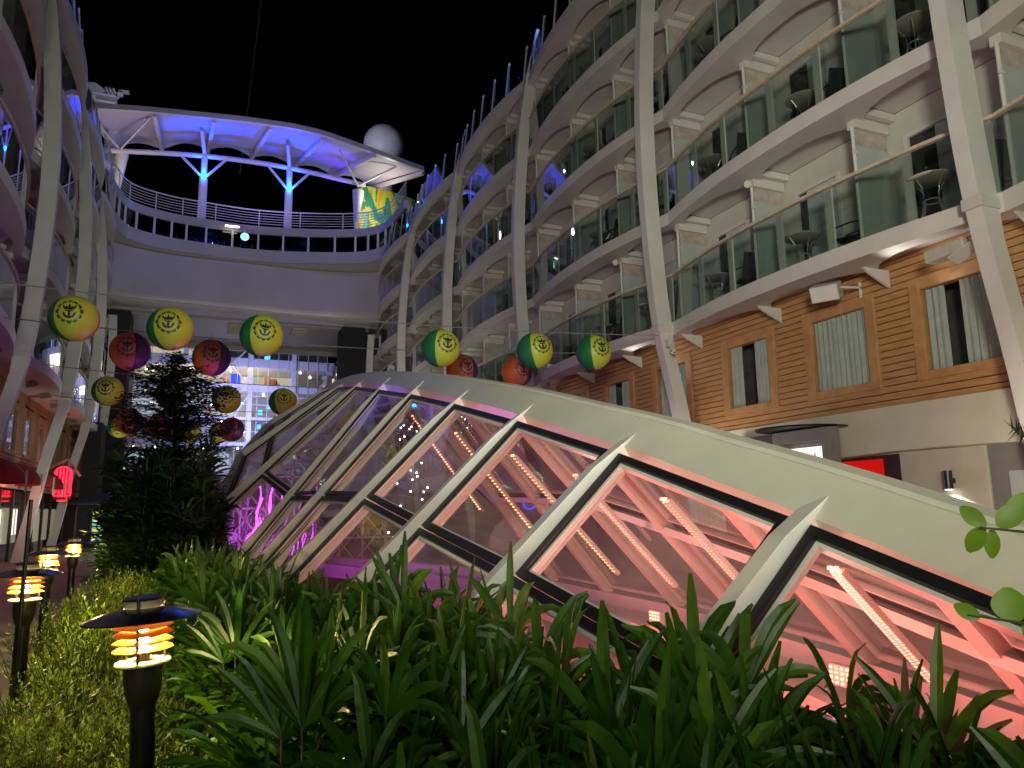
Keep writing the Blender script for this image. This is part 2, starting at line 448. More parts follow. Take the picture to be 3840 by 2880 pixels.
def rib(side, yr, root, zb=0.0, zt=17.5):
    m = MB(); rings = []; N = 26
    for i in range(N+1):
        z = zb+(zt-zb)*i/N; x = base(side,yr)-.1+spline(RIBP,z)
        w = .125; d = .42 if z > 5.9 else .34
        xa, xb = side*x, side*(x+d)
        rings.append([(xa,yr-w,z),(xb,yr-w,z),(xb,yr+w,z),(xa,yr+w,z)])
    m.sweep(rings); r = m.build('rib', 'white_rib', root, smooth=True)
    m = MB(); x = base(side,yr)-.1+spline(RIBP,5.88)
    m.box(min(side*(x-.03),side*(x+.46)),max(side*(x-.03),side*(x+.46)),yr-.155,yr+.155,5.80,5.98); m.build('collar', 'white_paint', r, bevel=.01)
    m = MB(); x = base(side,yr)+.52
    m.add([(side*x,yr-.03,17.3),(side*(x+.75),yr-.03,17.3),(side*(x+.62),yr-.03,19.5),(side*(x+.50),yr-.03,19.5),
           (side*x,yr+.03,17.3),(side*(x+.75),yr+.03,17.3),(side*(x+.62),yr+.03,19.5),(side*(x+.50),yr+.03,19.5)],
          [(0,1,2,3),(7,6,5,4),(0,4,5,1),(1,5,6,2),(2,6,7,3),(3,7,4,0)])
    m.build('fin', 'white_paint', r)

def windscreen(side, k, root):
    y0, y1 = CUSP0+BAY*k, CUSP0+BAY*(k+1)
    m = MB(); rings = []; n = 14
    for i in range(n+1):
        y = y0+.06+(y1-y0-.12)*i/n; e = ex(side,y,.14); t = .008
        rings.append([(e-t,y,17.36),(e+t,y,17.36),(e+side*.15+t,y,18.75),(e+side*.15-t,y,18.75)])
    m.sweep(rings); w = m.build('windscreen', 'pane_screen', root, smooth=True)
    for j in range(7):
        y = y0+.5+(y1-y0-.6)*j/6; e = ex(side,y,.10)
        m = MB(); m.add([(e,y-.03,17.32),(e+side*.16,y-.03,17.32),(e+side*.24,y-.03,18.9),(e+side*.17,y-.03,18.9),(e,y+.03,17.32),(e+side*.16,y+.03,17.32),(e+side*.24,y+.03,18.9),(e+side*.17,y+.03,18.9)],
              [(0,1,2,3),(7,6,5,4),(0,4,5,1),(1,5,6,2),(2,6,7,3),(3,7,4,0)])
        m.build('post', 'white_paint', w)

def clad(side, root, xw, y0, y1, wins, z0=3.29, z1=5.93, wz=(3.80,5.22), detail=True):
    # plank cladding with real grooves, cut round the windows
    m = MB(); S = lambda a, bb: (min(side*a,side*bb), max(side*a,side*bb))
    ph = .128; nz = int((z1-z0)/ph)
    for i in range(nz+1):
        za = z0+ph*i; zb = min(z1, za+ph-.018)
        if zb-za < .02: continue
        cuts = []
        if zb > wz[0]-.14 and za < wz[1]+.22:
            cuts = [(c-.83,c+.83) for c in wins]
        ya = y0
        for (c0,c1) in cuts+[(y1,y1+1)]:
            if c0 > ya: m.box(*S(xw,xw+.05),ya,min(c0,y1),za,zb)
            ya = max(ya,c1)
    w = m.build('wood_cladding', 'plank', root)
    m = MB()
    m.box(*S(xw+.052,xw+.12),y0,y1,z0,wz[0]-.16); m.box(*S(xw+.052,xw+.12),y0,y1,wz[1]+.24,z1+.05)
    ya = y0
    for c in wins+[y1+.8]:
        m.box(*S(xw+.052,xw+.12),ya,c-.8,wz[0]-.158,wz[1]+.238); ya = c+.8
    m.build('backing', 'maroon', w)
    for c in wins:
        m = MB(); a, b_ = c-.66, c+.66
        o0, o1 = c-.88, c+.88
        x = S(xw-.035,xw+.16)
        m.box(*x,o0,a,wz[0]-.15,wz[1]+.23); m.box(*x,b_,o1,wz[0]-.15,wz[1]+.23)
        m.box(*x,a,b_,wz[1],wz[1]+.23); m.box(*x,a,b_,wz[0]-.15,wz[0])
        f = m.build('window', 'wood_trim', root, bevel=.012)
        m = MB(); m.box(*S(xw+.035,xw+.045),a,b_,wz[0],wz[1]); m.build('pane', 'pane_clear', f)
        m = MB(); m.box(*S(xw+.85,xw+.87),a-.4,b_+.4,wz[0]-.3,wz[1]+.3); m.box(*S(xw+.17,xw+.85),a-.4,b_+.4,wz[0]-.32,wz[0]-.3)
        m.box(*S(xw+.17,xw+.85),a-.4,b_+.4,wz[1]+.3,wz[1]+.32); m.box(*S(xw+.17,xw+.85),a-.42,a-.4,wz[0]-.3,wz[1]+.3); m.box(*S(xw+.17,xw+.85),b_+.4,b_+.42,wz[0]-.3,wz[1]+.3)
        m.build('room', 'room_dim', f)
        # pleated curtains
        spans = [(a,a+.60+U(-.08,.08)),(b_-.34,b_)]
        if abs(c-10.5) < .1 or (c > 14 and U(0,1) < .5): spans = [(a,b_)]
        for s0,s1 in spans:
            m = MB(); n = int((s1-s0)/.012); vs = []; fs = []
            for i in range(n+1):
                y = s0+(s1-s0)*i/n; xx = xw+.11+.03*math.sin(i*.62+c)+.012*math.sin(i*1.7)
                vs += [(side*xx,y,wz[0]-.05),(side*xx,y,wz[1]+.02)]
            for i in range(n): fs.append((2*i,2*i+2,2*i+3,2*i+1))
            m.add(vs,fs); m.build('curtain', 'curtain', f, smooth='all')

# ---- right side building
RB = thing('cabin_building', 'long white ship side on the right with rows of wavy glass balconies above wood cladding', 'building', (11.5,20,0))
for k in range(-1,5):
    for i, zt in enumerate(LEV):
        balcony(1, k, zt, RB, detail=2 if k < 3 else 1)
    balcony(1, k, ZTOP, RB, top=True)
    windscreen(1, k, RB)
for k in (5,6,7):
    for zt in LEV[:3]: balcony(1, k, zt, RB, detail=0)
for k in range(0,8): rib(1, CUSP0+.2+BAY*k, RB, zt=17.5 if k < 5 else 13.0)
clad(1, RB, 11.4, -1.6, 47.5, [2.8,5.4,8.0,10.5,13.1,16.05,18.72,21.4,24.1,26.8,29.5,32.2,34.9,37.6,40.3,43.0])
m = MB()
pts = [(-2,11.32),(3,11.28),(8,11.28),(14,11.3),(30,11.3),(47,11.3)]
rings = []
for y in [-2+i*49/60 for i in range(61)]:
    x = lerp(pts,y); dz = .04*math.sin(y*.9)
    rings.append([(x,y,3.285),(x-.02,y,2.46+dz),(x+.2,y,2.42+dz),(x+.4,y,3.285)])
m.sweep(rings); m.build('fascia', 'cream_paint', RB, smooth=True)
m = MB(); m.box(11.42,11.6,9.42,47,0,2.5); m.box(11.42,11.6,-2,6.2,0,2.5); m.box(11.9,11.95,6.2,9.4,0,2.5); m.build('shop_front', 'shop_wall', RB)
m = MB(); m.box(11.36,11.62,7.82,9.38,0,2.47); m.build('pale_panel', 'shop_wall', RB, bevel=.01)
m = MB(); m.box(11.40,11.62,6.2,7.80,0,2.47); d = m.build('door', 'grey_metal', RB)
m = MB(); m.box(11.36,11.398,6.85,7.5,.05,2.05); m.build('door_panel', 'partition', d)
m = MB(); m.box(11.395,11.5,9.42,10.92,1.2,2.45); fr = m.build('red_lit_sign', 'maroon', RB, bevel=.01)
m = MB(); m.box(11.385,11.394,9.75,10.70,2.04,2.38); m.build('glowing_panel', 'red_panel', fr)
m = MB(); m.box(13.5,14.5,-3,47.6,0,20.0); m.box(11.75,13.5,46.9,47.6,0,17.2); m.build('core', 'dark_room', RB)
for k in range(-1,5):
    for c in range(3):
        y = CUSP0+BAY*k+BAY/3*(c+1)-.06
        m = MB(); m.add([(10.75,y-.025,5.74),(11.39,y-.025,5.74),(11.39,y-.025,5.42),(10.95,y-.025,5.62),(10.75,y+.025,5.74),(11.39,y+.025,5.74),(11.39,y+.025,5.42),(10.95,y+.025,5.62)],[(0,1,2,3),(7,6,5,4),(0,4,5,1),(1,5,6,2),(2,6,7,3),(3,7,4,0)]); m.build('bracket', 'white_paint', RB)

# ---- left side building
LB = thing('cabin_building', 'white ship side on the left seen edge-on, bowed ribs over wavy balconies and dark storefronts', 'building', (-5.5,28,0))
for k in range(0,5):
    for i, zt in enumerate(LEV): balcony(-1, k, zt, LB, detail=1)
    balcony(-1, k, ZTOP, LB, top=True); windscreen(-1, k, LB)
for k in (5,6,7):
    for zt in LEV[:3]: balcony(-1, k, zt, LB, detail=0)
for k in range(1,8): rib(-1, CUSP0+.2+BAY*k, LB, zt=17.5 if k < 5 else 13.0)
clad(-1, LB, 5.75, 8, 47, [10.5+2.72*i for i in range(13)], z0=2.75)
m = MB(); m.box(-5.9,-5.72,8,47,2.55,2.74); m.build('fascia', 'cream_paint', LB)
m = MB(); m.box(-6.4,-6.3,8,47,0,2.55); m.box(-6.3,-5.75,46,46.2,0,2.55); m.build('back_wall', 'maroon', LB)
m = MB(); m.box(-9,-7.6,6,47.6,0,20); m.box(-7.6,-5.9,46.9,47.6,0,17.2); m.build('core', 'dark_room', LB)
for i in range(17):
    y = 12+2.0*i
    m = MB(); m.box(-6.05,-5.95,y,y+.12,0,2.54); m.build('shop_mullion', 'bronze', LB)
for i in range(16):
    y = 12.12+2.0*i
    m = MB(); m.box(-6.01,-5.99,y,y+1.88,.1,2.5); m.build('shop_pane', 'pane_clear', LB)
for y in (24.6,25.3,29.4,30.9,31.6,33.8,34.3):
    m = MB(); m.box(-6.28,-6.24,y,y+.16,.9,1.85); m.build('light_bar', 'lamp_bar', LB)
m = MB(); m.box(-6.29,-6.26,20,23.5,.5,1.7); m.box(-6.29,-6.26,32,34.6,.6,1.9); m.box(-6.29,-6.26,38,45,.5,1.9); m.build('lit_interior', 'room_warm', LB)

# ------------------------------------------------------------------ bridge block across the park
LIP = [(-4.95,40.5),(-4.86,42.5),(-4.7,44.5),(-4.1,46.4),(-2.3,47.4),(-.5,47.7),(2.5,47.9),(5.5,47.35),(8.5,46.3),(9.9,45.2),(10.45,43.4),(10.55,40.5)]
def lip(n):
    out = []; L = len(LIP)
    for i in range(n+1):
        t = i*(L-1)/n; k = min(int(t),L-2); u = t-k
        p0,p1,p2,p3 = (Vector(LIP[max(k-1,0)]),Vector(LIP[k]),Vector(LIP[k+1]),Vector(LIP[min(k+2,L-1)]))
        out.append(.5*((2*p1)+(-p0+p2)*u+(2*p0-5*p1+4*p2-p3)*u*u+(-p0+3*p1-3*p2+p3)*u**3))
    return out
LP = lip(66)
BR = thing('bridge_block', 'pale block bridging both ship sides with a curved window band and railing on top', 'building', (3,52,13.7))
def band(name, z0, z1, m_, t=.25, off=0.0, root=BR, sm=True, pts=LP):
    m = MB(); rings = []
    for i, p in enumerate(pts):
        a = pts[max(i-1,0)]; c = pts[min(i+1,len(pts)-1)]; d = (c-a).normalized(); nrm = Vector((-d.y,d.x))
        q0 = p+nrm*off; q1 = p+nrm*(off+t)
        rings.append([(q0.x,q0.y,z0),(q1.x,q1.y,z0),(q1.x,q1.y,z1),(q0.x,q0.y,z1)])
    m.sweep(rings); return m.build(name, m_, root, smooth=sm)
m = MB(); m.box(-5.3,11.2,48.7,57.2,13.72,17.25); m.build('body', 'bridge_paint', BR)
m = MB(); rings = []
for i in range(31):
    x = -5.3+16.5*i/30; t = abs(2*i/30-1)**4; y = 48.35-1.6*t
    prof = [(y,17.25),(y,14.6)]+[(y+.75-.75*math.cos(R(a)),14.6-.75*math.sin(R(a))) for a in range(15,91,15)]+[(48.69,13.85),(48.69,17.25)]
    rings.append([(x,py_,pz_) for py_,pz_ in prof])
m.sweep(rings); m.build('front_wall', 'bridge_paint', BR, smooth=True)
m = MB()
for i in range(len(LP)-1):
    a, b_ = LP[i], LP[i+1]; m.add([(a.x,a.y,17.28),(b_.x,b_.y,17.28),(b_.x,48.5,17.28),(a.x,48.5,17.28)],[(0,1,2,3)])
    m.add([(a.x,a.y,19.6),(b_.x,b_.y,19.6),(b_.x,48.5,19.6),(a.x,48.5,19.6)],[(0,1,2,3)])
m.box(-6,11.5,48.5,57,19.55,19.61)
m.build('deck_floor', 'bridge_paint', BR)
band('lip', 17.3, 18.08, 'bridge_paint', .3)
band('parapet', 19.12, 19.64, 'bridge_paint', .25)
m = MB()
for i in range(len(LP)-1):
    a, b_ = LP[i], LP[i+1]; m.add([(a.x,a.y+.36,19.05),(b_.x,b_.y+.36,19.05),(b_.x,49.6,19.05),(a.x,49.6,19.05)],[(0,1,2,3)])
m.build('band_dark_sheet', 'dark_room', BR)  # near-black sheet added to keep the window band dark
wb = band('window_band', 18.1, 19.1, 'pane_dark', .02, .1)
for i in range(4, 64, 3):
    p = LP[i]; m = MB(); m.box(p.x-.06,p.x+.06,p.y-.02,p.y+.16,18.08,19.13); m.build('mullion', 'white_paint', wb)
m = MB(); m.box(-4.6,10.4,49.6,49.8,17.3,19.5); m.build('back_wall', 'blue_sling', BR)
m = MB()
for i in range(34):
    x = -4+i*.42+U(-.1,.1)
    if U(0,1) < .55: m.box(x,x+.05,49.5,49.58,18.1+U(0,.2),18.9)
m.build('reflection_strip', 'win_orange', BR)  # glowing strips standing in for orange reflections in the window band
m = MB(); m.box(.3,.34,49.3,49.34,18.3,18.7); m.box(-.9,-.8,49.3,49.36,18.42,18.52); m.box(6.6,6.68,49.3,49.36,18.55,18.66); m.build('small_lamp', 'spot_white', BR)
rl = band('railing', 20.72, 20.78, 'white_rib', .06, .1)
for z in (19.85,20.02,20.19,20.36,20.53): 
    band('rail_bar', z, z+.025, 'white_rib', .03, .11, root=rl)
for i in range(2, 66, 5):
    p = LP[i]; m = MB(); m.box(p.x-.025,p.x+.025,p.y+.1,p.y+.15,19.6,20.75); m.build('post', 'white_rib', rl)
# near-black boxes standing in for shaded recesses under the bridge, service ducts on its underside
for bx_ in ((8.6,10.1,48.6,50.5,3,13.7),(-5.2,-4.4,42.5,44.5,0,6.2),(-5.4,-4.0,49,51,0,13.7)):
    m = MB(); m.box(*bx_); m.build('dark_recess', 'dark_room', BR)
for (x,y) in ((1.6,50.5),(5.6,50.2),(-2.0,51)):
    m = MB(); m.box(x,x+.9,y,y+2.5,13.62,13.72)
    for j in range(5): m.box(x-.05,x+.95,y+.3+.45*j,y+.36+.45*j,13.57,13.62)
    m.build('ceiling_duct', 'grey_plastic', BR)
for bx_ in ((-4.7,10.5,57.2,57.5,13.4,13.72),(-4.7,10.5,49.3,49.5,13.64,13.715)):
    m = MB(); m.box(*bx_); m.build('edge_trim', 'bridge_paint', BR)

# ---- lit canopy over the upper deck
CN = thing('fabric_canopy', 'long arched white canopy lit blue and violet above the bridge railing', 'canopy', (3,50,20))
FR = [(-6.7,25.15),(-4.1,25.5),(-.9,25.8),(2.2,26.05),(5.9,26.1),(9.0,25.6),(13.5,24.7)]
BK = [(-6.0,25.75),(-3.3,26.15),(-.65,26.65),(2.45,26.65),(5.3,26.45),(8.0,26.2),(11.2,25.8)]
m = MB(); n = 60; rings = []
for i in range(n+1):
    t = i/n; xf = -6.7+20.2*t; xb = -6.0+17.2*t
    zf, zb = spline(FR,xf), spline(BK,xb)
    sc_ = abs(math.sin(t*math.pi*6)); yb = 53-.9*sc_; yf = 46.6+.4*math.cos(t*math.pi*2)*0
    row = []
    for j in range(7):
        u = j/6; row.append((xf+(xb-xf)*u, yf+(yb-yf)*u, zf+(zb-zf)*u+.30*math.sin(math.pi*u)*(.4+.6*sc_)))
    rings.append(row+[(p[0],p[1],p[2]+.12) for p in reversed(row)])
m.sweep(rings); m.build('canopy_skin', 'canvas', CN, smooth=True)
m = MB(); rings = []
for i in range(n+1):
    t = i/n; xf = -6.7+20.2*t; zf = spline(FR,xf); rings.append([(xf,46.45,zf-.12),(xf,46.7,zf-.12),(xf,46.7,zf+.2),(xf,46.45,zf+.2)])
m.sweep(rings); m.build('front_trim', 'white_paint', CN, smooth=True)
for t in (0.0,.167,.333,.5,.667,.833,1.0):
    xf = -6.7+20.2*t; xb = -6.0+17.2*t
    m = MB(); m.bar((xf,46.7,spline(FR,xf)-.16),(xb,52.9,spline(BK,xb)-.16),.22,.26); m.build('canopy_rib', 'white_paint', CN)
BM = [(-6.2,24.15),(-1.8,24.68),(.8,24.87),(5,24.9),(10.2,24.5)]
m = MB(); m.tube([(-6.2+16.4*i/24,50,spline(BM,-6.2+16.4*i/24)) for i in range(25)],.16,10); m.build('beam', 'white_paint', CN, smooth=True)
for px in (-.42, 4.97):
    m = MB(); m.tube([(px,50,19.6),(px,50,23.3)],.26,14); p = m.build('column', 'white_paint', CN, smooth=True)
    for dx in (-1.45,1.35,.0):
        m = MB(); m.tube([(px,50,23.2),(px+dx,50,spline(BM,px+dx)-.05)],.09 if dx else .2,8); m.build('strut', 'white_paint', p, smooth=True)
    m = MB(); m.tube([(px,50,24.8),(px-.25,49.3,26.2)],.12,8); m.build('strut', 'white_paint', p, smooth=True)
for (px,z0) in ((-5.4,21.9),(9.7,21.8)):
    m = MB(); m.tube([(px,50.5,z0-2.3),(px,50.5,z0),(px+.1,50.5,z0+2.4)],[.16,.18,.42],10); m.build('end_column', 'white_paint', CN, smooth=True)
    m = MB(); m.bar((px,50,24.3),(px+(1.8 if px < 0 else -1.8),47.5,25.6),.1,.1); m.bar((px,50,24.4),(px-(1.5 if px < 0 else -2.2),48,25.3),.12,.12); m.build('strut', 'white_paint', CN)
# murals at both ends
for (x0,x1,z0,z1,lab) in ((10.1,14.6,20.4,25.2,'tall wall painted in green, yellow and blue drips at right end of canopy'),(-6.6,-5.5,20.4,24.8,'narrow striped painted wall behind left end of canopy')):
    r_ = thing('mural_wall', lab, 'wall', ((x0+x1)/2,51.5,z0))
    m = MB(); n = 14; rings = []
    for i in range(n+1):
        t = i/n; x = x0+(x1-x0)*t; y = 51.6+1.2*(t if x0 > 0 else 0)**2
        rings.append([(x,y,z0),(x,y+.3,z0),(x,y+.3,z1),(x,y,z1)])
    m.sweep(rings); m.build('painted_face', 'mural_paint', r_, smooth=True)
    m = MB(); m.box(x0,x1,51.3,51.55,z0-.8,z0-.002); m.build('plinth', 'white_paint', r_)
    m = MB(); m.tube([(x0+.7,50.9,z0+.1),(x0+.7,50.9,z0+.5)],.12,8); m.build('uplight', 'spot_white', r_)
t_ = thing('radome', 'pale round radar dome behind the right end of the canopy', 'radar dome', (13.77,60,25))
m = MB(); m.sphere((13.77,60,33.1),1.73,36,22); m.build('dome', 'radome_white', t_, smooth='all')
m = MB(); m.lathe([(.9,24.9),(.9,31.6),(1.3,31.9)],(13.77,60,0),20); m.build('pedestal', 'white_paint', t_, smooth=True)
# antenna cluster above left building
t_ = thing('antenna_mast', 'angular grey antenna cluster on stacked platforms above the left ship side', 'mast', (-8.2,60,20))
m = MB(); m.box(-9.1,-8.3,59.6,60.6,20,33.0); m.build('tower', 'radome_white', t_)
m = MB()
for z,x1 in ((31.7,-7.0),(32.2,-6.9),(32.75,-6.9)): m.box(-8.7,x1,59.4,60.6,z,z+.16)
m.build('platform', 'radome_white', t_)
m = MB()
m.add([(-9,60,33),(-8.1,60,33),(-7.7,60,33.5),(-8.4,60,34.0),(-9,60,33.9),(-9,60.5,33),(-8.1,60.5,33),(-7.7,60.5,33.5),(-8.4,60.5,34.0),(-9,60.5,33.9)],[(0,1,2,3,4),(9,8,7,6,5),(0,5,6,1),(1,6,7,2),(2,7,8,3),(3,8,9,4),(4,9,5,0)])
for x in (-7.7,-7.45,-7.2): m.bar((x,60,33.7),(x+.3,60,33.1),.14,.3,(0,1,0))
m.bar((-7.0,60,33.0),(-6.6,60,33.6),.3,.3); m.bar((-6.8,60,33.6),(-6.1,60,33.65),.3,.2); m.bar((-7.4,60,33.1),(-6.5,60,33.3),.2,.12)
m.build('antenna', 'radome_white', t_)
t_ = tag(MB().build('x','white_rib'),'x','x') if False else None
m = MB(); m.tube([(2.0,56,26.6),(2.6,50,36.5),(3.4,40,52)],.022,5)
tag(m.build('stay_wire', 'grey_metal', loc=(2,56,26.6)), 'thin stay wire slanting up into the night sky behind the canopy', 'wire')
# clock and tube lamp
ck = thing('clock', 'round glowing clock hung in front of the curved window band', 'clock', (2.16,47.2,18.3))
m = MB(); m.tube([(2.16,47.3,18.62),(2.16,47.42,18.62)],.27,28); m.build('case', 'black_metal', ck, smooth=True)
m = MB(); m.tube([(2.16,47.285,18.62),(2.16,47.298,18.62)],.25,28); f_ = m.build('dial', 'clock_face', ck, smooth=True)
m = MB(); m.bar((2.16,47.275,18.62),(2.25,47.275,18.74),.03,.01,(0,1,0)); m.bar((2.16,47.27,18.62),(2.02,47.27,18.56),.025,.01,(0,1,0)); m.build('hand', 'black_metal', f_)
m = MB(); m.tube([(2.16,47.4,18.88),(2.16,47.6,19.4)],.03,6); m.build('hanger', 'white_rib', ck)
tl = thing('tube_lamp', 'bright white tube lamp on the parapet left of the clock', 'lamp', (1.4,47.4,19.2))
m = MB(); m.box(.95,1.85,47.44,47.56,19.28,19.34); m.build('housing', 'white_paint', tl)
m = MB(); m.tube([(1.0,47.42,19.23),(1.8,47.42,19.25)],.05,8); m.build('tube', 'tube_white', tl)

# ------------------------------------------------------------------ far glazed block
FA = thing('glass_atrium', 'brightly lit glazed block with violet floor bands beyond the bridge', 'building', (3,72,0))
m = MB(); m.box(-8,12,77,77.2,0,19); m.build('back_wall', 'cabin_wall', FA)
for (z0,z1) in ((12.65,13.3),(14.95,15.75),(10.0,10.25),(7.6,7.9),(5.0,5.3)):
    m = MB(); m.box(-8,12,72,77,z0,z1); m.build('floor_band', 'white_paint', FA)
m = MB()
for x in (-6,-1.2,4.35,8.2):
    m.box(x-.2,x+.2,71.7,72.1,0,18)
m.build('column', 'white_paint', FA)
m = MB(); zs = (5.3,7.6,7.9,10.0,10.25,12.65,13.3,14.95,15.75,17.5)
for i in range(22):
    x = -7.6+i*.9; m.box(x-.025,x+.025,71.9,71.98,0,17.6)
for z in (6.4,8.9,11.4,12.2): m.box(-8,12,71.88,71.97,z-.03,z+.03)
m.build('mullion', 'white_paint', FA)
m = MB()
for (x0,x1,z0,z1) in ((1.0,4.3,13.0,16.9),(-1.2,1.0,13.0,16.9),(1.8,4.3,8,12.4),(-1.2,1.8,8,12.4),(1.8,4.3,3.5,8)):
    m.bar((x0,71.6,z0),(x1,71.6,z1),.1,.1); m.bar((x0,71.6,z1),(x1,71.6,z0),.1,.1)
m.build('cross_brace', 'white_paint', FA)
m = MB(); m.box(-7.8,3.8,76.9,76.97,13.3,14.9); m.box(4.6,9,76.9,76.97,13.35,14.9); m.box(-7,2,76.9,76.97,15.8,17.3); m.build('lit_room', 'room_warm', FA)
m = MB(); m.box(-7.6,2,76.9,76.97,10.3,12.6); m.box(-6,3.0,76.9,76.97,5.4,7.2); m.build('pale_room', 'room_pale', FA)
m = MB()
for i in range(70):
    x = U(-7,11); z = random.choice((12.58,10.0,7.58,14.9,9.2,11.8)); y = U(72.4,76)
    m.box(x,x+.16,y,y+.16,z-.09,z-.03)
m.build('downlight', 'spot_white', FA)
m = MB()
for (x,z,w,h) in ((5.2,10.6,.4,.5),(5.1,8.2,.35,.8),(5.6,15.9,.5,1.0),(6.0,11.2,1.2,.25),(5.2,9.3,.3,.4)): m.box(x,x+w,73,73.05,z,z+h)
m.build('screen', 'room_cyan', FA)
for i in range(26):
    m = MB(); x = U(-6.5,8.5); z = random.choice((13.3,13.3,15.75,10.25,7.9)); h = U(.4,1.1); m.box(x,x+U(.2,.7),73.5,74.2,z,z+h)
    m.build('counter', 'wood_trim', FA)
# fill for the view below the bridge on both sides
m = MB(); m.box(2.7,3.5,73,73.3,13.3,14.4); m.build('blue_sign', 'led_blue_soft', FA)

# ------------------------------------------------------------------ skylight
SK = thing('glass_skylight', 'arched cream glass skylight with slanting rafters lit red inside, rising from the planting', 'skylight', (3,10,0))
RT = [(-1.5,.36),(0,.93),(1.95,1.515),(2.46,1.676),(2.95,1.824),(3.53,1.985),(4.09,2.151),(5.15,2.418),(6.46,2.743),(8.9,3.29),(11.28,3.76),(13.6,4.15),(16,4.46),(18.7,4.68),(21.4,4.69),(24,4.45)]
def ridge(y): return spline(RT, y)
m = MB(); rings = []; N = 70
for i in range(N+1):
    y = -1.0+(24+1.0)*i/N; z = ridge(y)
    rings.append([(2.92,y,z),(3.08,y,z),(3.085,y,z-.025),(3.11,y,z-.028),(3.30,y,z-.225),(3.24,y,z-.34),(3.06,y,z-.34),(2.94,y,z-.34),(2.76,y,z-.34),(2.70,y,z-.225),(2.89,y,z-.028),(2.915,y,z-.025)])
m.sweep(rings); m.build('ridge_beam', 'cream_paint', SK)
RY = [-.4,1.15,2.78,4.44,6.14,7.86,9.66,11.55,13.44,15.3,17.3]
BASE = [(2.2,.3),(1.95,.36),(1.54,.40),(1.10,.42),(.76,.42),(.43,.42),(.37,.42),(.30,.42),(.50,1.65),(.90,2.66),(1.56,3.50)]
TRZ = [.5,.62,.86,1.18,1.45,1.72,1.78,1.82,2.25,3.05,3.75]
def rt(i, side, dz=0.0):
    y = RY[i]; x, z = 2.72, ridge(y)-.245
    return Vector((x if side < 0 else 6-x, y, z+dz))
def rb(i, side, dz=0.0):
    x, z = BASE[i]
    return Vector((x if side < 0 else 6-x, RY[i], z+dz))
def along(i, side, f): return rt(i,side).lerp(rb(i,side), f)
for side in (-1,1):
    for i in range(len(RY)):
        a, b_ = rt(i,side), rb(i,side)
        d = (b_-a).normalized(); nrm = Vector((side*abs(d.z),0,abs(d.x)))  # outward normal in the cross plane
        w = .056
        o1 = .14; o0 = -.11
        A = a + nrm*.02 - d*.15
        vs = []
        for s_ in (-w,w):
            yv = Vector((0,s_,0))
            vs += [A+nrm*.0+yv, b_+nrm*o1+yv, b_+nrm*o0+yv, a+nrm*o0+yv, a.lerp(b_,.12)+nrm*o1*.62+yv]
        m = MB()
        # profile: point at ridge, full depth after a short taper
        idx = [0,4,1,2,3]
        P_ = [vs[j] for j in idx]; Q_ = [vs[j+5] for j in idx]
        m.sweep([P_,Q_]); m.build('rafter', 'rafter_paint', SK)
    for i in range(len(RY)-1):
        a,b_,c,d_ = rt(i,side),rt(i+1,side),rb(i+1,side),rb(i,side)
        for (f0,f1) in ((0.0,None),(None,1.0)):
            fa = (a.z-TRZ[i])/(a.z-d_.z) if a.z > d_.z+.3 else .5
            fb = (b_.z-TRZ[i+1])/(b_.z-c.z) if b_.z > c.z+.3 else .5
            fa = min(max(fa,.2),.85); fb = min(max(fb,.2),.85)
            if f1 is None: p0,p1,p2,p3 = a.lerp(d_,.03),b_.lerp(c,.03),b_.lerp(c,fb-.004),a.lerp(d_,fa-.004)
            else: p0,p1,p2,p3 = a.lerp(d_,fa+.004),b_.lerp(c,fb+.004),b_.lerp(c,.995),a.lerp(d_,.995)
            ins = .065
            q = [p0.lerp(p1,ins/(p1-p0).length),p1.lerp(p0,ins/(p1-p0).length),p2.lerp(p3,ins/(p2-p3).length),p3.lerp(p2,ins/(p2-p3).length)]
            cen = sum(q,Vector())/4
            # frame: black gasket outside, thin white frame inside
            n_ = (q[1]-q[0]).cross(q[3]-q[0]).normalized()
            if n_.z < 0: n_ = -n_
            m = MB()
            def frame(m, q, wd, lo, hi, mi=0):
                inn = []
                for k in range(4):
                    pa, pb, pc = q[k-1], q[k], q[(k+1)%4]
                    inn.append(pb+((pa-pb).normalized()+(pc-pb).normalized())*wd)
                for k in range(4):
                    k2 = (k+1)%4
                    v = [q[k],q[k2],inn[k2],inn[k]]
                    m.add([p+n_*lo for p in v]+[p+n_*hi for p in v],[(3,2,1,0),(4,5,6,7),(0,1,5,4),(1,2,6,5),(2,3,7,6),(3,0,4,7)],mi)
                return inn
            inn = frame(m, q, .055, .0, .04, 0)
            frame(m, inn, .022, -.03, .012, 1)
            g_ = m.build('gasket', ['black_rubber','rafter_paint'], SK)
            m = MB(); t = .012; v = inn
            m.add([p-n_*t*.5 for p in v]+[p+n_*t*.5 for p in v],[(3,2,1,0),(4,5,6,7),(0,1,5,4),(1,2,6,5),(2,3,7,6),(3,0,4,7)])
            m.build('glass_pane', 'pane_sky', g_)
    # inner purlin under the transom
    m = MB()
    for i in range(len(RY)-1):
        fa = min(max((rt(i,side).z-TRZ[i])/(rt(i,side).z-rb(i,side).z+1e-3),.2),.85); fb = min(max((rt(i+1,side).z-TRZ[i+1])/(rt(i+1,side).z-rb(i+1,side).z+1e-3),.2),.85)
        p, q_ = along(i,side,fa), along(i+1,side,fb)
        m.bar(p-Vector((side*.05,0,.07)), q_-Vector((side*.05,0,.07)), .06, .07)
    m.build('purlin', 'rafter_paint', SK)
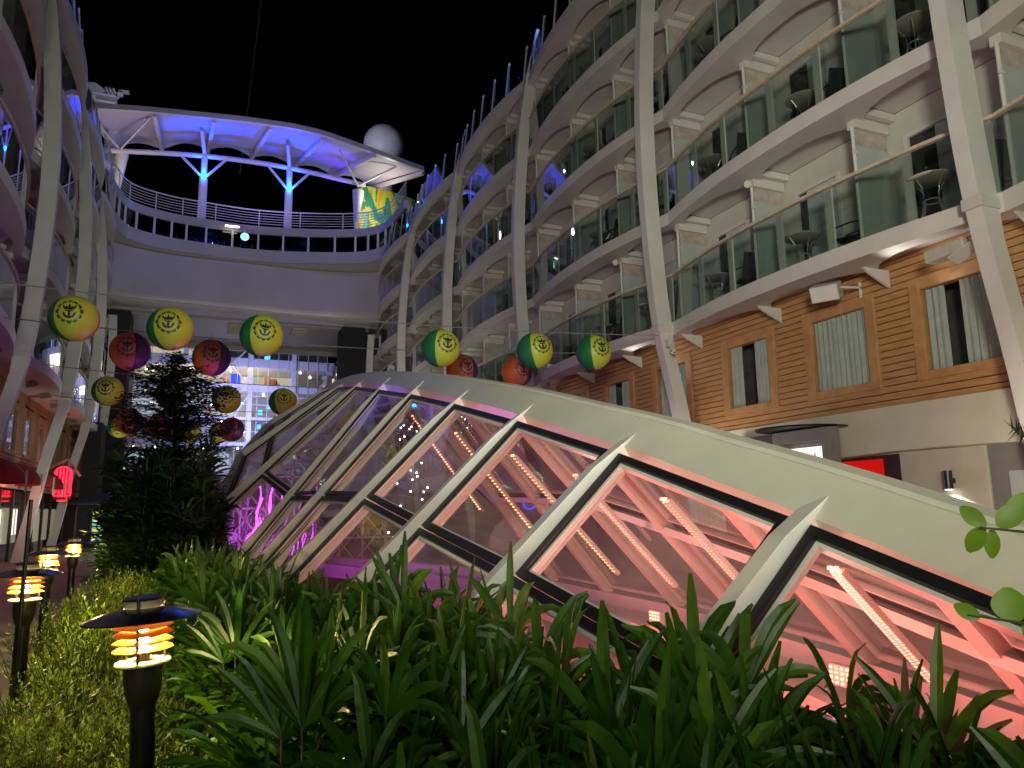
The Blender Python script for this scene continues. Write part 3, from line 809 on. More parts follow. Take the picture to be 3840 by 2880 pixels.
# base kerb and inside ledge
KY = [(-1.4,2.3),(0,2.15),(1.15,1.90),(2.78,1.50),(4.44,1.06),(6.14,.71),(7.86,.39),(9.66,.33),(11.55,.26),(13.4,.30),(15.5,.7),(18,1.5),(21,2.6)]
m = MB()
for side in (-1,1):
    rings = []
    for i in range(61):
        y = -1.4+22*i/60; x = spline(KY,y); s_ = lambda xx: xx if side < 0 else 6-xx
        rings.append([(s_(x-.12),y,0),(s_(x-.12),y,.40),(s_(x+.16),y,.40),(s_(x+.16),y,.24),(s_(x+.8),y,.20),(s_(x+.8),y,.30),(s_(x+.9),y,.30),(s_(x+.9),y,0)])
    m.sweep(rings)
m.build('kerb', 'pink_ledge', SK, smooth=True)
# far gable lattice
GA = [(.30,11.6,.42),(.50,13.44,1.60),(.90,15.3,2.60),(1.56,17.3,3.45),(2.3,19.4,4.05),(3.0,21.2,4.35)]
m = MB(); m.tube([Vector(p) for p in GA],.09,8); m.tube([Vector((6-p[0],p[1],p[2])) for p in GA],.09,8); m.build('end_arch', 'black_rubber', SK, smooth=True)
m = MB(); m.tube([Vector((p[0]-.1,p[1]+.15,p[2]+.02)) for p in GA],.10,8); m.tube([Vector((6.1-p[0],p[1]+.15,p[2]+.02)) for p in GA],.1,8); m.build('end_trim', 'cream_paint', SK, smooth=True)
m = MB()
def gz(x): return min(lerp([(.3,.6),(.9,2.4),(1.56,3.4),(3,4.3),(4.44,3.4),(5.1,2.4),(5.7,.6)],x), 4.3)
for i in range(9):
    x = .5+i*.62; m.bar((x,20.2,.3),(x,20.2,gz(x)),.05,.05)
for z in (.9,1.7,2.5,3.3):
    xs = [x/20 for x in range(6,115) if gz(x/20) > z]
    if xs: m.bar((min(xs),20.2,z),(max(xs),20.2,z),.05,.05)
for i in range(-4,10):
    for s_ in (-1,1):
        seg = [(x, .3+ (x-(.3+i*.62))*s_ *1.2) for x in [.3+j*.1 for j in range(55)]]
        seg = [(x,z) for x,z in seg if .3 < z < gz(x)]
        if len(seg) > 3: m.bar((seg[0][0],20.12,seg[0][1]),(seg[-1][0],20.12,seg[-1][1]),.035,.035)
m.build('end_lattice', 'steel', SK)
m = MB()
m.add([(.3,20.3,.3),(5.7,20.3,.3),(5.1,20.3,2.4),(4.44,20.3,3.4),(3,20.3,4.3),(1.56,20.3,3.4),(.9,20.3,2.4),(.3,20.32,.3),(5.7,20.32,.3),(5.1,20.32,2.4),(4.44,20.32,3.4),(3,20.32,4.3),(1.56,20.32,3.4),(.9,20.32,2.4)],
      [(0,1,2,3,4,5,6),(13,12,11,10,9,8,7)]+[(k,(k+1)%7,7+(k+1)%7,7+k) for k in range(7)])
m.build('end_glass', 'pane_sky', SK)

# LED bars on the inside of the right-hand rafters
def led_bar(p, q, label, mm='led_red', n=26):
    p, q = Vector(p), Vector(q)
    r_ = thing('led_bar', label, 'light bar', tuple(p), 'LED light bars inside the skylight')
    m = MB(); m.bar(p,q,.08,.04); m.build('housing', 'rafter_paint', r_)
    m = MB(); d = (q-p); side = Vector((-.06,-.02,.02))
    for i in range(n):
        for off in (-.022,.022):
            c = p+d*((i+.5)/n)+Vector((-.04,off,.025)); e = .0095
            m.box(c.x-e,c.x+e,c.y-e,c.y+e,c.z-e,c.z+e)
    m.build('diode', mm, r_)
LEDL = ['red light bar inside the skylight, nearest the right edge','red light bar below the nearest full glass panel of the skylight','red light bar behind the widest lit skylight panel',
        'amber light bar inside the skylight, in its middle panels','amber light bar inside the skylight left of its middle','amber light bar under the far upper panels of the skylight']
for j,(i,f0,f1,mm) in enumerate(((2,.15,.75,'led_red'),(3,.15,.7,'led_red'),(4,.2,.75,'led_red'),(5,.2,.8,'led_amber'),(6,.15,.75,'led_amber'),(7,.1,.6,'led_amber'))):
    i2 = i
    p = along(i2,1,f0)+Vector((-.22,.35,-.12)); q = along(i2,1,f1)+Vector((-.22,.35,-.12))
    led_bar(p,q,LEDL[j],mm,40)
# small red flood inside
for j,(x,y,z,lab) in enumerate(((4.3,4.2,.42,'red flood lamp of bright dots on the ledge, nearest in the skylight'),(4.75,7.2,.42,'red flood lamp of bright dots on the ledge in the middle of the skylight'))):
    r_ = thing('flood_lamp', lab, 'flood lamp', (x,y,z-.1), 'red flood lamps on the skylight ledge')
    m = MB(); m.box(x-.02,x+.05,y-.10,y+.10,z-.1,z+.05); m.build('housing', 'rafter_paint', r_, bevel=.01)
    m = MB()
    for a in range(4):
        for b__ in range(4): m.box(x-.035,x-.022,y-.085+a*.05,y-.071+a*.05,z-.08+b__*.034,z-.066+b__*.034)
    m.build('diode', 'led_red', r_)
# violet light strands and warm fairy lights at the far end
vs_ = thing('light_strands','magenta glowing light strands at the far end of the skylight','light strands',(2.2,17.2,.3))
rv = random.Random(4)
for k in range(16):
    x, y = .85+.10*k, 15.6+rv.uniform(0,3.4); h = min(ridge(y)-.9, 2.8)*rv.uniform(.2,.7)
    z0 = rv.uniform(.4,.8); dx = rv.uniform(.0,.25); x = max(x, .95+.13*max(0,y-15))
    m = MB(); m.tube([(x+dx*j/8+.03*math.sin(j*1.7+k),y,z0+h*j/8) for j in range(9)],.014,5); m.build('strand','led_violet',vs_)
fs_ = thing('fairy_lights','cluster of small warm white lights hanging in the middle of the skylight','string lights',(3.6,13,3.2))
m = MB(); m.tube([(3.5,12.6,3.5),(3.55,12.7,2.4),(3.4,12.3,1.4)],.008,5); m.build('cord','black_rubber',fs_)
m = MB()
for k in range(46):
    t = rv.random(); m.sphere((3.5-.12*t+rv.gauss(0,.16),12.6-.3*t+rv.gauss(0,.2),3.1-1.9*t+rv.gauss(0,.05)),.017,6,4)
m.build('bulb','spot_white',fs_)
# boulders standing inside the glass
def boulder(c, r_, lab, sq=(1,1,1)):
    m = MB(); m.sphere((0,0,0),1,22,14)
    vs = []
    rr = random.Random(int(c[1]*100))
    ph = [rr.uniform(0,6) for _ in range(6)]
    for p in m.v:
        p = Vector(p); k = 1+.10*math.sin(3*p.x+ph[0])+.09*math.sin(4*p.y+ph[1])+.07*math.sin(5*p.z+ph[2])+.04*math.sin(11*p.x+9*p.y+ph[3])
        vs.append((c[0]+p.x*k*r_*sq[0],c[1]+p.y*k*r_*sq[1],c[2]+p.z*k*r_*sq[2]))
    m.v = vs
    tag(m.build('boulder','granite',smooth='all',loc=(c[0],c[1],0)),lab,'boulder')
boulder((2.0,4.75,.35),.42,'tall grey granite boulder behind the lower glass, right of the other',(.62,.8,1.45))
boulder((1.95,6.4,.2),.55,'broad flat-topped grey boulder seen through lower skylight glass',(1.0,1.0,.95))
# shop things below, seen through the glass: neon rings and lit arcs
def ring_sign(c, r_, mm, lab):
    m = MB(); m.tube([(c[0]+r_*math.cos(t*.2094),c[1],c[2]+r_*1.0*math.sin(t*.2094)) for t in range(31)],.028,6,caps=False)
    tag(m.build('neon_ring',mm,loc=c),lab,'neon sign','neon shapes seen through the skylight')
ring_sign((7.2,17.5,1.9),.26,'led_cyan','cyan neon ring glowing beyond the middle skylight glass')
ring_sign((7.9,17.5,1.75),.17,'led_blue','small blue neon ring right of the cyan ring')
ring_sign((8.2,17.8,2.3),.22,'led_green','green neon ring above the blue ring')

# ------------------------------------------------------------------ hanging wires and beach balls
def wire(y, zl, zr, xl, xr, lab, sag=.3):
    m = MB(); pts = []
    for i in range(25):
        t = i/24; pts.append((xl+(xr-xl)*t, y, zl+(zr-zl)*t-sag*4*t*(1-t)))
    m.tube(pts,.012,5)
    tag(m.build('wire','steel',loc=(xl,y,zl)),lab,'wire','wires strung across the park')
    return lambda x: zl+(zr-zl)*(x-xl)/(xr-xl)-sag*4*((x-xl)/(xr-xl))*(1-(x-xl)/(xr-xl))
W1 = wire(14.9,5.62,5.72,-3.5,10.35,'nearest wire across the park carrying six yellow and green balls',.20)
W2 = wire(17.6,5.60,5.85,-3.75,10.5,'second nearest wire across the park carrying red and purple balls',.25)
W3 = wire(23.0,5.62,5.75,-3.95,10.3,'third wire across the park with yellow balls behind the red row',.35)
W4 = wire(26.7,5.3,5.6,-4.2,10.5,'fourth wire across the park with red balls behind the tree top',.45)
W5 = wire(31.3,5.7,5.8,-4.2,10.3,'farthest wire across the park with balls behind the dark tree',.55)

def ball_mesh(colors):
    # six gores around a vertical axis; the emblem gore faces -Y
    m = MB(); n, mm = 48, 26; r_ = .41
    vs = [(0,0,r_)]; 
    for j in range(1,mm):
        ph = math.pi*j/mm
        for k in range(n):
            t = 2*math.pi*k/n
            g_ = 1-.012*abs(math.cos(3*t))**12
            vs.append((r_*g_*math.sin(ph)*math.cos(t), r_*g_*math.sin(ph)*math.sin(t), r_*math.cos(ph)))
    vs.append((0,0,-r_)); fs = []; mi = []
    gore = lambda k: int(((k+.5)/n*360-(270-34)) % 360 // 60)
    for k in range(n): fs.append((0,1+k,1+(k+1)%n)); mi.append(gore(k))
    for j in range(mm-2):
        for k in range(n): fs.append((1+j*n+k,1+(j+1)*n+k,1+(j+1)*n+(k+1)%n,1+j*n+(k+1)%n)); mi.append(gore(k))
    L = len(vs)-1
    for k in range(n): fs.append((L,1+(mm-2)*n+(k+1)%n,1+(mm-2)*n+k)); mi.append(gore(k))
    m.v = vs; m.f = fs; m.m = mi
    return m
def emblem_mesh():
    m = MB(); r_ = .416
    def P(u,v):  # u right, v up, in radians on the ball, centred slightly above the equator, facing -Y
        v += .10
        return (r_*math.cos(v)*math.sin(u), -r_*math.cos(v)*math.cos(u), r_*math.sin(v))
    def quad(a,b,c,d): m.add([P(*a),P(*b),P(*c),P(*d)],[(0,1,2,3)])
    def arc(r0,r1,a0,a1,n=8,cx_=0,cy_=0):
        for i in range(n):
            t0 = R(a0+(a1-a0)*i/n); t1 = R(a0+(a1-a0)*(i+1)/n)
            quad((cx_+r0*math.cos(t0),cy_+r0*math.sin(t0)),(cx_+r1*math.cos(t0),cy_+r1*math.sin(t0)),(cx_+r1*math.cos(t1),cy_+r1*math.sin(t1)),(cx_+r0*math.cos(t1),cy_+r0*math.sin(t1)))
    arc(.415,.44,0,360,48)
    for k in range(12): arc(.455,.52,k*30-11,k*30+11,5)
    for a in (0,90,180,270):
        t = R(a); c_,s_ = math.cos(t),math.sin(t)
        m.add([P(.60*c_,.60*s_),P(.54*c_-.03*s_,.54*s_+.03*c_),P(.54*c_+.03*s_,.54*s_-.03*c_)],[(0,1,2)])
    # crown: five points over a band
    for i in range(6):
        u0 = -.19+.38*i/6; u1 = -.19+.38*(i+1)/6
        quad((u0,.06),(u1,.06),(u1,.13),(u0,.13))
    for (u,h,lean) in ((-.20,.16,-.05),(-.10,.11,-.02),(0,.20,0),(.10,.11,.02),(.20,.16,.05)):
        m.add([P(u-.065-.2*lean,.13),P(u+.065-.2*lean,.13),P(u+lean*1.3,.13+h*1.15)],[(0,1,2)])
        arc(0,.028,0,360,8,u+lean,.13+h-.01) if u == 0 else None
    arc(.0,.05,0,360,10,0,.24)
    # anchor: bar, shank, flukes
    for i in range(5):
        u0 = -.15+.30*i/5; quad((u0,-.02),(u0+.06,-.02),(u0+.06,.035),(u0,.035))
    for i in range(4):
        v0 = -.25+.27*i/4; quad((-.05,v0),(.05,v0),(.05,v0+.07),(-.05,v0+.07))
    arc(.17,.26,200,340,14,0,-.06)
    for s_ in (-1,1):
        m.add([P(s_*.13,-.10),P(s_*.26,-.03),P(s_*.235,-.17)],[(0,1,2)])
    return m
YB = ['ball_green','ball_yellow','ball_amber','ball_orange','ball_red','ball_blue']
RBc = ['ball_orange','ball_salmon','ball_purple','ball_blue','ball_green','ball_yellow']
def ball_proto(name, cols):
    r_ = thing(name, 'tmp', 'beach ball', (0,0,0))
    # gore order is counter-clockwise seen from above starting left of the emblem gore
    order = [1,2,3,4,5,0]
    o = ball_mesh(cols); ob = o.build('skin', [cols[k] for k in order], r_, smooth='all')
    emblem_mesh().build('emblem', 'ball_logo', r_)
    m = MB(); m.tube([(0,0,.40),(0,0,.55)],.006,5); m.lathe([(.0,.405),(.03,.405),(.03,.42),(0,.42)],(0,0,0),8); m.build('tether', 'steel', r_)
    return r_
py, pr = ball_proto('beach_ball', YB), ball_proto('beach_ball', RBc)
used = {0:False,1:False}
def ball(kind, x, y, z, lab, grp):
    src = (py,pr)[kind]
    o = src if not used[kind] else copy_tree(src)
    used[kind] = True
    o.location = (x,y,z); o.rotation_euler = (U(-.12,.12),U(-.10,.10),U(-.07,.07)); o['label'] = lab; o['group'] = grp
    if kind == 0: pass
G1 = 'yellow and green beach balls on the wires'; G2 = 'red and purple beach balls on the wires'
row1 = [-2.114,-.547,1.07,4.714,6.926,8.438]; zr1 = [5.06,5.0,4.99,5.0,5.10,5.16]
lab1 = ['yellow and green crest ball farthest left on the nearest wire, over the white ribs','yellow and green crest ball above the dark tree top on the nearest wire','yellow and green crest ball under the middle of the bridge on the nearest wire',
        'yellow and green crest ball above the skylight ridge, overlapping a red ball below','yellow and green crest ball overlapping a red ball at its lower left','yellow and green crest ball nearest the wood cladding, rightmost of all balls']
for x,z,l in zip(row1,zr1,lab1): ball(0,x,14.9,z,l,G1)
for x,z,l in zip([-1.404,.225,6.134,7.661],[5.06,5.02,5.08,5.14],['red and purple crest ball between two yellow ones at upper left','red and purple crest ball right of the tree top, below the middle yellow ball','red crest ball peeping over the skylight ridge, left of the other red one there','red crest ball peeping over the skylight ridge behind the fifth near yellow ball']): ball(1,x,17.6,z,l,G2)
for x,z,l in zip([-2.309,-.738,.753,2.337],[4.96,4.94,4.86,4.86],['smaller yellow and green ball touching the left branches of the dark tree','yellow and green ball hidden behind the dark tree crown','smaller yellow and green ball just right of the dark tree','smaller yellow and green ball at the far end of the skylight']): ball(0,x,23,z,l,G1)
for x,z,l in zip([-2.012,1.081,-1.113],[4.55,4.37,4.40],['small red ball with a lit left side, left of the dark tree','small red ball with a lit left side, right of the dark tree','small red ball seen through the leaves of the dark tree']): ball(1,x,26.7,z,l,G2)
for x,z,l in zip([-2.67,.83,-.238],[4.84,4.70,4.68],['small yellow ball behind the red ball left of the tree','small orange-lit yellow ball behind the red ball right of the tree','small yellow ball deep behind the dark tree leaves']): ball(0,x,31.3,z,l,G1)

# ------------------------------------------------------------------ balcony furniture
def table_proto():
    r_ = thing('balcony_table','tmp','table',(0,0,0))
    m = MB(); m.lathe([(0,.70),(.33,.70),(.36,.715),(.36,.735),(0,.74)],(0,0,0),24); m.build('tabletop','grey_plastic',r_,smooth=True)
    for k in range(4):
        a = R(45+90*k); c_,s_ = math.cos(a),math.sin(a)
        m = MB(); m.tube([(.24*c_,.24*s_,0),(.14*c_,.14*s_,.35),(.16*c_,.16*s_,.55),(.27*c_,.27*s_,.70)],.016,6); m.build('leg','steel',r_,smooth=True)
    m = MB(); m.tube([(.14*math.cos(k*.3927),.14*math.sin(k*.3927),.35) for k in range(17)],.012,6); m.build('ring','steel',r_,smooth=True)
    return r_
def chair_proto():
    r_ = thing('balcony_chair','tmp','chair',(0,0,0))
    m = MB(); m.box(-.24,.24,-.23,.23,.40,.43); m.build('seat','dark_plastic',r_,bevel=.01)
    m = MB()
    m.add([(-.24,.22,.43),(.24,.22,.43),(.23,.34,.95),(-.23,.34,.95),(-.24,.25,.43),(.24,.25,.43),(.23,.37,.95),(-.23,.37,.95)],[(0,1,2,3),(7,6,5,4),(0,4,5,1),(1,5,6,2),(2,6,7,3),(3,7,4,0)])
    m.build('backrest','dark_plastic',r_)
    for sx in (-1,1):
        for sy in (-1,1):
            m = MB(); m.tube([(sx*.22,sy*.2,.42),(sx*.25,sy*.24,0)],.015,6); m.build('leg','black_metal',r_)
        m = MB(); m.tube([(sx*.25,-.2,.42),(sx*.27,-.2,.62),(sx*.27,.1,.66),(sx*.25,.28,.64)],.016,6); m.build('armrest','black_metal',r_,smooth=True)
    return r_
tp, cp = table_proto(), chair_proto(); first = True
ROWN = ['lowest','second','third','top']
cnt = {}
for li, zt in enumerate(LEV):
    for k in (0,1,2):
        for c in range(3):
            y = CUSP0+BAY*k+BAY/3*c
            idx = k*3+c
            if li == 3 and k > 1: continue
            o = tp if first else copy_tree(tp); o2 = cp if first else copy_tree(cp); first = False
            o.location = (10.06+.78+U(-.1,.08), y+1.05+U(-.25,.25), zt); o.rotation_euler.z = U(0,1.5)
            o['label'] = f'round grey balcony table, {ROWN[li]} balcony row on the right, {ordinal(idx)} cabin from the near end'; o['group'] = 'balcony tables on the right ship side'
            o2.location = (10.06+1.0+U(-.1,.1), y+.42+U(-.05,.1), zt); o2.rotation_euler.z = R(180)+U(-.5,.5)
            o2['label'] = f'dark balcony armchair, {ROWN[li]} balcony row on the right, {ordinal(idx)} cabin from the near end'; o2['group'] = 'balcony armchairs on the right ship side'
# blue loungers behind the top windscreen
def lounger_proto():
    r_ = thing('deck_lounger','tmp','sun lounger',(0,0,17.32))
    m = MB(); m.slabquad((0,-.3,17.7),(1.2,-.3,17.7),(1.2,.3,17.7),(0,.3,17.7),.04); m.slabquad((-.55,-.3,18.35),(0,-.3,17.7),(0,.3,17.7),(-.55,.3,18.35),.04); m.build('sling','blue_sling',r_)
    m = MB()
    for s_ in (-.32,.32): m.tube([(-.6,s_,18.4),(0,s_,17.7),(1.25,s_,17.7)],.025,6); m.tube([(.1,s_,17.7),(.0,s_,17.33)],.02,6); m.tube([(1.1,s_,17.7),(1.2,s_,17.33)],.02,6)
    m.build('frame','white_rib',r_)
    return r_
lp = lounger_proto()
for i in range(12):
    o = lp if i == 0 else copy_tree(lp)
    o.location = (11.55+U(-.1,.1), 15.9+i*1.42, 17.32); o.rotation_euler.z = U(-.15,.15)
    o['label'] = f'blue sun lounger behind the top windscreen on the right, {ordinal(i)} from the near end'; o['group'] = 'blue loungers along the top deck'

# ------------------------------------------------------------------ fittings on the right wall
t_ = thing('loudspeaker','white box loudspeaker on a bracket under the lowest balcony','loudspeaker',(10.85,10.05,5.4))
m = MB(); c = Vector((10.7,10.05,5.50)); 
rot = Matrix.Rotation(R(28),3,'Z') @ Matrix.Rotation(R(-24),3,'Y')
def rbox(m, c, sx, sy, sz, rot, mi=0):
    vs = [c+rot@Vector((x*sx,y*sy,z*sz)) for z in (-1,1) for (x,y) in ((-1,-1),(1,-1),(1,1),(-1,1))]
    m.add(vs,[(3,2,1,0),(4,5,6,7),(0,1,5,4),(1,2,6,5),(2,3,7,6),(3,0,4,7)],mi)
rbox(m,c,.17,.25,.15,rot); m.build('cabinet','grey_plastic',t_,bevel=.012)
m = MB(); rbox(m,c+rot@Vector((-.172,0,0)),.004,.23,.13,rot); m.build('grille','white_paint',t_)
m = MB(); m.bar((10.8,9.86,5.55),(11.38,9.86,5.6),.04,.04); m.bar((11.36,9.86,5.4),(11.36,9.86,5.7),.04,.04); m.build('bracket','white_rib',t_)
t_ = thing('wall_floodlight','long white floodlight with a tilted shade in a recess near the right rib','floodlight',(10.75,7.5,5.3))
m = MB(); p,q = Vector((10.6,7.85,5.42)),Vector((10.62,7.2,5.47)); m.bar(p,q,.24,.2); m.build('housing','grey_plastic',t_,bevel=.03)
m = MB(); m.slabquad((10.48,7.45,5.28),(10.48,7.05,5.42),(10.72,7.05,5.36),(10.72,7.45,5.22),.03); m.build('shade','white_paint',t_)
m = MB(); m.bar((10.66,7.1,5.48),(10.7,6.85,5.62),.12,.06); m.build('bracket','white_rib',t_)
t_ = thing('security_camera','small white security camera on the second rib, above the skylight','camera',(10.35,14.5,5.3))
m = MB(); m.tube([(10.33,14.45,5.22),(10.20,14.2,5.16)],.055,12); m.build('body','white_paint',t_,smooth=True)
m = MB(); m.tube([(10.19,14.18,5.155),(10.18,14.165,5.152)],.04,12); m.build('lens','dark_glass',t_)
m = MB(); m.tube([(10.33,14.5,5.25),(10.40,14.6,5.5)],.022,8); m.box(10.33,10.43,14.6,14.7,5.38,5.56); m.build('mount','white_rib',t_)
for (y,z,lab) in ((12.0,8.45,'small round floodlight hung at a balcony divider, upper of two'),(17.5,8.45,'small round floodlight hung at a balcony divider, farther left')):
    t_ = thing('spot_lamp',lab,'spot lamp',(10.75,y,z)); m = MB(); m.tube([(10.72,y,z),(10.62,y-.16,z-.06)],.08,14); m.build('body','grey_plastic',t_,smooth=True)
    m = MB(); m.tube([(10.74,y,z),(10.78,y+.02,z+.12)],.02,6); m.build('mount','white_rib',t_)
# lit poster kiosk
t_ = thing('poster_kiosk','grey display kiosk with a glowing leaf poster under the wood cladding','kiosk',(10.95,10.95,0))
m = MB(); m.box(10.62,10.9,10.22,10.40,0,3.0); m.box(10.62,10.9,11.46,11.66,0,3.0); m.box(10.62,10.9,10.40,11.46,2.76,3.0); m.box(10.62,10.9,10.40,11.46,0,1.1); m.box(10.75,10.9,10.4,11.46,1.1,2.76); m.build('housing','grey_metal',t_,bevel=.012)
m = MB(); m.box(10.72,10.745,10.42,11.44,1.12,2.66); p_ = m.build('lit_poster','poster_glow',t_)
def leafshape(y,z,h,w,a,mm):
    m = MB(); vs = []
    for i in range(13):
        t = i/12; vs.append((y+w*math.sin(math.pi*t)*1, z+h*t))
    for i in range(11,0,-1):
        t = i/12; vs.append((y-w*math.sin(math.pi*t), z+h*t))
    ca,sa = math.cos(a),math.sin(a)
    vs = [(10.716,y+(yy-y)*ca-(zz-z)*sa,z+(yy-y)*sa+(zz-z)*ca) for yy,zz in vs]
    m.add(vs,[tuple(range(len(vs)))]); m.build('printed_leaf',mm,p_)
for a in ((11.12,2.18,.42,.035,.1,'poster_green'),(11.05,2.1,.3,.03,-.15,'poster_teal'),(10.70,2.1,.5,.05,.08,'poster_pink'),(10.58,2.15,.34,.045,-.12,'poster_pink'),(11.3,2.05,.35,.03,.2,'poster_pink'),(10.85,2.0,.3,.05,.0,'poster_teal')): leafshape(*a)
m = MB(); m.lathe([(0,3.03),(.85,3.02),(.88,3.05),(0,3.10)],(10.85,11.1,0),28); m.build('roof_disc','black_metal',t_,smooth=True)
t_ = thing('dark_cabinet','dark maroon slatted cabinet left of the poster kiosk','cabinet',(11.0,12.6,0))
m = MB(); m.box(10.75,11.3,11.7,13.4,0,3.0); m.build('case','maroon',t_,bevel=.01)
m = MB(); 
for z in (2.6,2.3,2.0): m.box(10.735,10.75,11.75,13.35,z,z+.02)
m.build('slat','black_metal',t_)
t_ = thing('wall_sconce','black cylinder wall lamp shining down on the pale shop wall','wall lamp',(11.25,8.42,1.75))
m = MB(); m.tube([(11.24,8.42,1.80),(11.24,8.42,2.10)],.07,18); m.build('shade','black_metal',t_,smooth=True)
m = MB(); m.box(11.24,11.36,8.38,8.46,1.9,1.98); m.build('arm','black_metal',t_)
m = MB(); m.tube([(11.24,8.42,1.79),(11.24,8.42,1.797)],.055,16); m.build('bulb','spot_white',t_)
lamp('sconce_light','SPOT',(11.2,8.42,1.77),130,(1,.95,.72),.04,target=(11.3,8.42,0),spot=130,blend=.6)

# ------------------------------------------------------------------ left storefront things
for i in range(4):
    y = 26.2+2.5*i
    t_ = thing('shop_awning', ['red rounded awning on the left storefront nearest the camera','second nearest red rounded awning on the left storefront','third nearest red rounded awning on the left storefront','red rounded awning on the left storefront beside the neon sign'][i],'awning',(-5.6,y+1.1,2.6),'red awnings on the left storefront')
    m = MB(); rings = []
    for j in range(13):
        yy = y+2.1*j/12; k = math.sin(math.pi*j/12)**.5
        row = [(-5.72+.95*math.sin(a)*k if True else 0, yy, 2.62+.78*math.cos(a)*k) for a in [R(90)*q/6 for q in range(7)]]
        rings.append(row)
    m.sweep(rings,closed=False); m.build('cover','awning_red',t_,smooth='all')
    m = MB(); m.box(-4.8,-4.76,y+.95,y+1.15,2.35,3.0); m.build('tag','cup_cream',t_)
sg = thing('neon_sign','glowing red pill-shaped neon sign standing out from the left storefront','neon sign',(-5.0,36,2.2))
m = MB()
for j,dx in enumerate((-.24,-.12,0,.12,.24)):
    top = 3.35+.22*math.sqrt(max(0,1-(dx/.30)**2)); m.tube([(-5.0+dx,35.9,2.35 if abs(dx) < .2 else 2.5),(-5.0+dx,35.9,top)],.035,8)
m.tube([(-5.0+.31*math.cos(R(a)),35.9,3.32+.27*math.sin(R(a))) for a in range(0,181,15)],.03,6); m.tube([(-5.3,35.9,2.4),(-4.72,35.9,2.4)],.03,6)
m.tube([(-5.16,35.88,2.2),(-4.82,35.88,2.2),(-4.82,35.88,2.42)],.03,6); m.tube([(-5.3,35.9,2.4),(-5.3,35.9,3.32)],.03,6); m.tube([(-4.70,35.9,2.4),(-4.70,35.9,3.32)],.03,6)
m.build('tubes','neon_red',sg)
m = MB(); m.box(-5.33,-4.67,36.0,36.06,2.25,3.62); m.build('backplate','maroon',sg)
m = MB(); m.bar((-6,36.1,3.3),(-4.9,36.1,3.9),.1,.1); m.bar((-4.9,36.1,3.9),(-4.4,36.1,3.2),.1,.1); m.build('bracket','grey_metal',sg)
st = thing('stained_panel','glowing pale blue panel with yellow flowers behind the dark tree','glass panel',(-4.0,40,0))
m = MB(); m.box(-4.3,-3.7,40,40.06,.3,1.85); m.build('frame','bronze',st)
m = MB(); m.box(-4.25,-3.75,39.96,39.995,.4,1.8); m.build('glass','stain_blue',st)
m = MB()
for (x,z,r_) in ((-4.12,1.62,.12),(-3.9,1.5,.09),(-4.12,1.3,.08),(-4.08,.9,.11),(-4.15,.55,.1),(-3.88,1.15,.06),(-3.9,.7,.05)):
    for k in range(5): m.tube([(x+.6*r_*math.cos(k*1.257),39.95,z+.6*r_*math.sin(k*1.257)),(x+.6*r_*math.cos(k*1.257),39.957,z+.6*r_*math.sin(k*1.257))],r_*.5,8)
m.build('flower','stain_yellow',st)
cl_ = thing('lantern_cluster','cluster of bright white lanterns right of the flower panel','lantern',(-3.2,40,1.5))
m = MB()
for (x,z) in ((-3.4,1.9),(-3.2,1.95),(-3.0,1.85),(-3.3,1.75),(-2.85,1.95),(-3.1,1.7)): m.sphere((x,40,z),.07,10,6)
m.build('globe','tube_white',cl_)
m = MB(); m.tube([(-3.45,40,2.05),(-2.8,40,2.05)],.02,6); m.tube([(-3.1,40.1,0),(-3.1,40.1,2.05)],.03,6); m.build('stand','black_metal',cl_)
pa = thing('parasol','dark blue parasol by the left storefront, behind the tree','parasol',(-3.6,38.5,0))
m = MB(); m.lathe([(0,2.62),(1.5,2.15),(1.5,2.06),(0,2.5)],(-3.6,38.5,0),8); m.build('cover','blue_fabric',pa)
m = MB(); m.tube([(-3.6,38.5,0),(-3.6,38.5,2.55)],.03,8); m.build('pole','black_metal',pa)
# thin dark pole in front of the second lamp
po = thing('shepherd_pole','thin dark pole beside the path, crossing the second bollard lamp','pole',(-.93,5.5,0))
m = MB(); m.tube([(-.93,5.5,0),(-.93,5.5,1.7)],.012,8); m.build('shaft','black_metal',po)
m = MB(); m.lathe([(0,0),(.05,0),(.05,.2),(0,.22)],(-.93,5.5,0),10); m.build('foot','black_metal',po)

